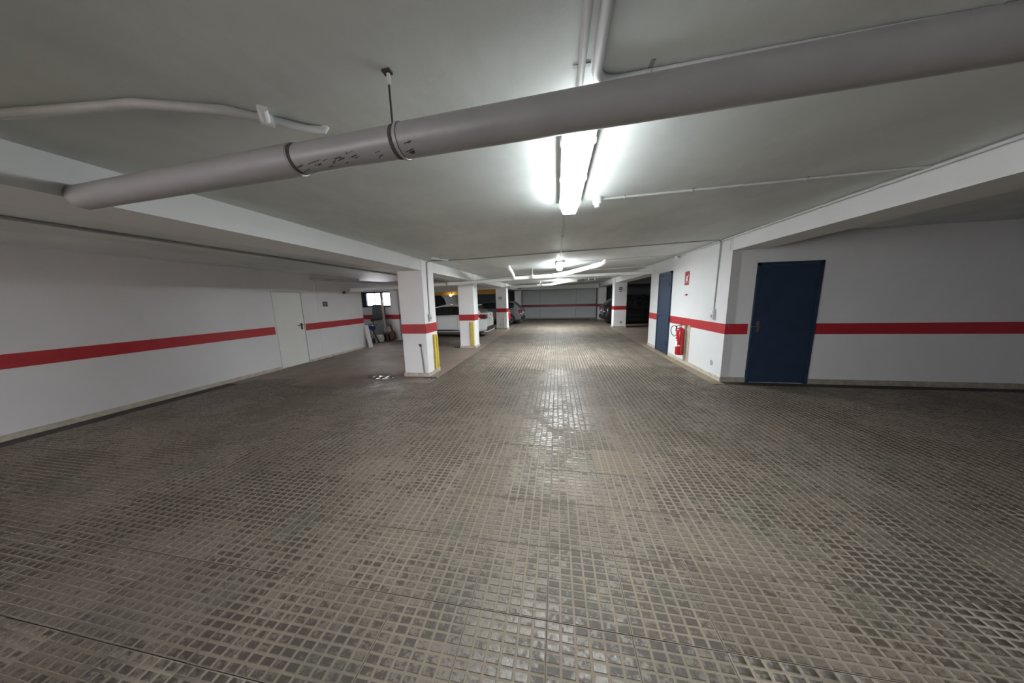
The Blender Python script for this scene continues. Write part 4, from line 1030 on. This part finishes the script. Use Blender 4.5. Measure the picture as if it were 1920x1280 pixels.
def sack(cx, cy, rx, ry, rz, mat, label, seed):
    rs = np.random.default_rng(seed)
    bm = bmesh.new(); bmesh.ops.create_icosphere(bm, subdivisions=3, radius=1.0)
    ph = rs.uniform(0, 6.28, 6)
    for v in bm.verts:
        k = 1 + 0.06 * math.sin(5 * v.co.x + ph[0]) + 0.06 * math.sin(6 * v.co.y + ph[1]) + 0.05 * math.sin(9 * v.co.z + ph[2])
        sq = [math.copysign(abs(c) ** 0.6, c) for c in v.co]
        v.co = Vector((sq[0] * rx * k, sq[1] * ry * k, max(-0.85, sq[2]) * rz * (k + (0.18 * sq[0] if sq[2] > 0 else 0))))
    zmin = min(v.co.z for v in bm.verts)
    bm.verts.index_update()
    mb = MB().add([(v.co.x + cx, v.co.y + cy, v.co.z - zmin) for v in bm.verts], [[v.index for v in f_.verts] for f_ in bm.faces])
    top = max(v.co.z for v in bm.verts) - zmin
    bm.free()
    t_ = thing('sack', label, 'bag', (cx, cy, 0))
    mb.build('bag_body', mat, t_, smooth=True)
    MB().obox((cx - rx * 0.5, cy - 0.01, top - 0.045), (cx + rx * 0.45, cy + 0.02, top - 0.03), 0.07, 0.03).build('folded_top', mat, t_)
sack(-7.12, 9.72, 0.15, 0.12, 0.16, 'bag', 'pale plastic sack on the floor beside the leaning timbers', 1)
sack(-6.82, 10.14, 0.13, 0.11, 0.20, 'bag_brown', 'brown sack standing against the recess pilaster', 2)
sack(-7.12, 10.30, 0.14, 0.10, 0.28, 'bag', 'taller pale sack under the window beside the brown one', 3)
# small blue bicycle
t = thing('bicycle', 'small blue bicycle with black tyres parked in the window recess', 'bicycle', (-7.4, 9.7, 0))
fw, rw_, rr = Vector((-7.22, 9.50, 0.20)), Vector((-7.62, 10.02, 0.20)), 0.19
ax_ = (fw - rw_).normalized()
for c, nm in ((fw, 'front'), (rw_, 'rear')):
    wh = MB().tube([c + (ax_ * math.cos(a) + Vector((0, 0, 1)) * math.sin(a)) * rr for a in np.linspace(0, 2 * math.pi, 25)], 0.018, 8, cap=False).build('wheel', 'rubber', t, smooth=True)
    sp = MB()
    for k in range(8):
        a = math.pi * k / 8
        v_ = (ax_ * math.cos(a) + Vector((0, 0, 1)) * math.sin(a)) * rr
        sp.tube([c - v_, c + v_], 0.003, 5)
    sp.build('spokes', 'chrome', wh)
head = fw + Vector((-0.07, 0.08, 0.42)); seat = rw_ + Vector((0.12, -0.16, 0.40)); bb = (fw + rw_) / 2 + Vector((0, 0, 0.02))
MB().tube([head, seat - Vector((0, 0, 0.08))], 0.02, 8).tube([head, bb], 0.022, 8).tube([bb, seat], 0.018, 8).tube([bb, rw_], 0.014, 8).tube([seat - Vector((0, 0, 0.08)), rw_], 0.012, 8).build('frame', 'blue', t, smooth=True)
sd = ax_.cross(Vector((0, 0, 1)))
MB().tube([head + Vector((0, 0, 0.06)), head, fw + sd * 0.03], 0.016, 8).tube([head, fw - sd * 0.03], 0.014, 8).build('fork', 'white', t, smooth=True)
hb = MB().tube([head + Vector((0, 0, 0.08)) - sd * 0.22, head + Vector((0, 0, 0.12)) - sd * 0.1, head + Vector((0, 0, 0.12)) + sd * 0.1, head + Vector((0, 0, 0.08)) + sd * 0.22], 0.012, 8).build('handlebar', 'black', t, smooth=True)
MB().box(head.x - 0.11, head.x + 0.11, head.y - 0.10, head.y + 0.06, head.z - 0.10, head.z + 0.09, bev=0.04).build('handlebar_bag', 'blue', t, smooth=True)
MB().lathe([(0.0, -0.02), (0.07, -0.02), (0.09, 0.0), (0.06, 0.03), (0.0, 0.035)], (seat.x, seat.y, seat.z + 0.02), 'Z', 14).build('saddle', 'black', t, smooth=True)
MB().tube([bb + sd * 0.09, bb - sd * 0.09], 0.02, 8).build('pedals', 'black', t)
t = thing('leaning_pole', 'black pole leaning across the blue bicycle', 'pole', (-7.15, 9.7, 0))
MB().tube([(-6.98, 9.50, 0.0), (-7.20, 9.42, 0.60)], 0.024, 8).build('shaft', 'black', t)
MB().tube([(-6.98, 9.50, 0.0), (-7.0, 9.493, 0.05)], 0.034, 8).build('ferrule', 'rubber', t)

for o in bpy.data.objects:
    if '_org' in o: del o['_org']
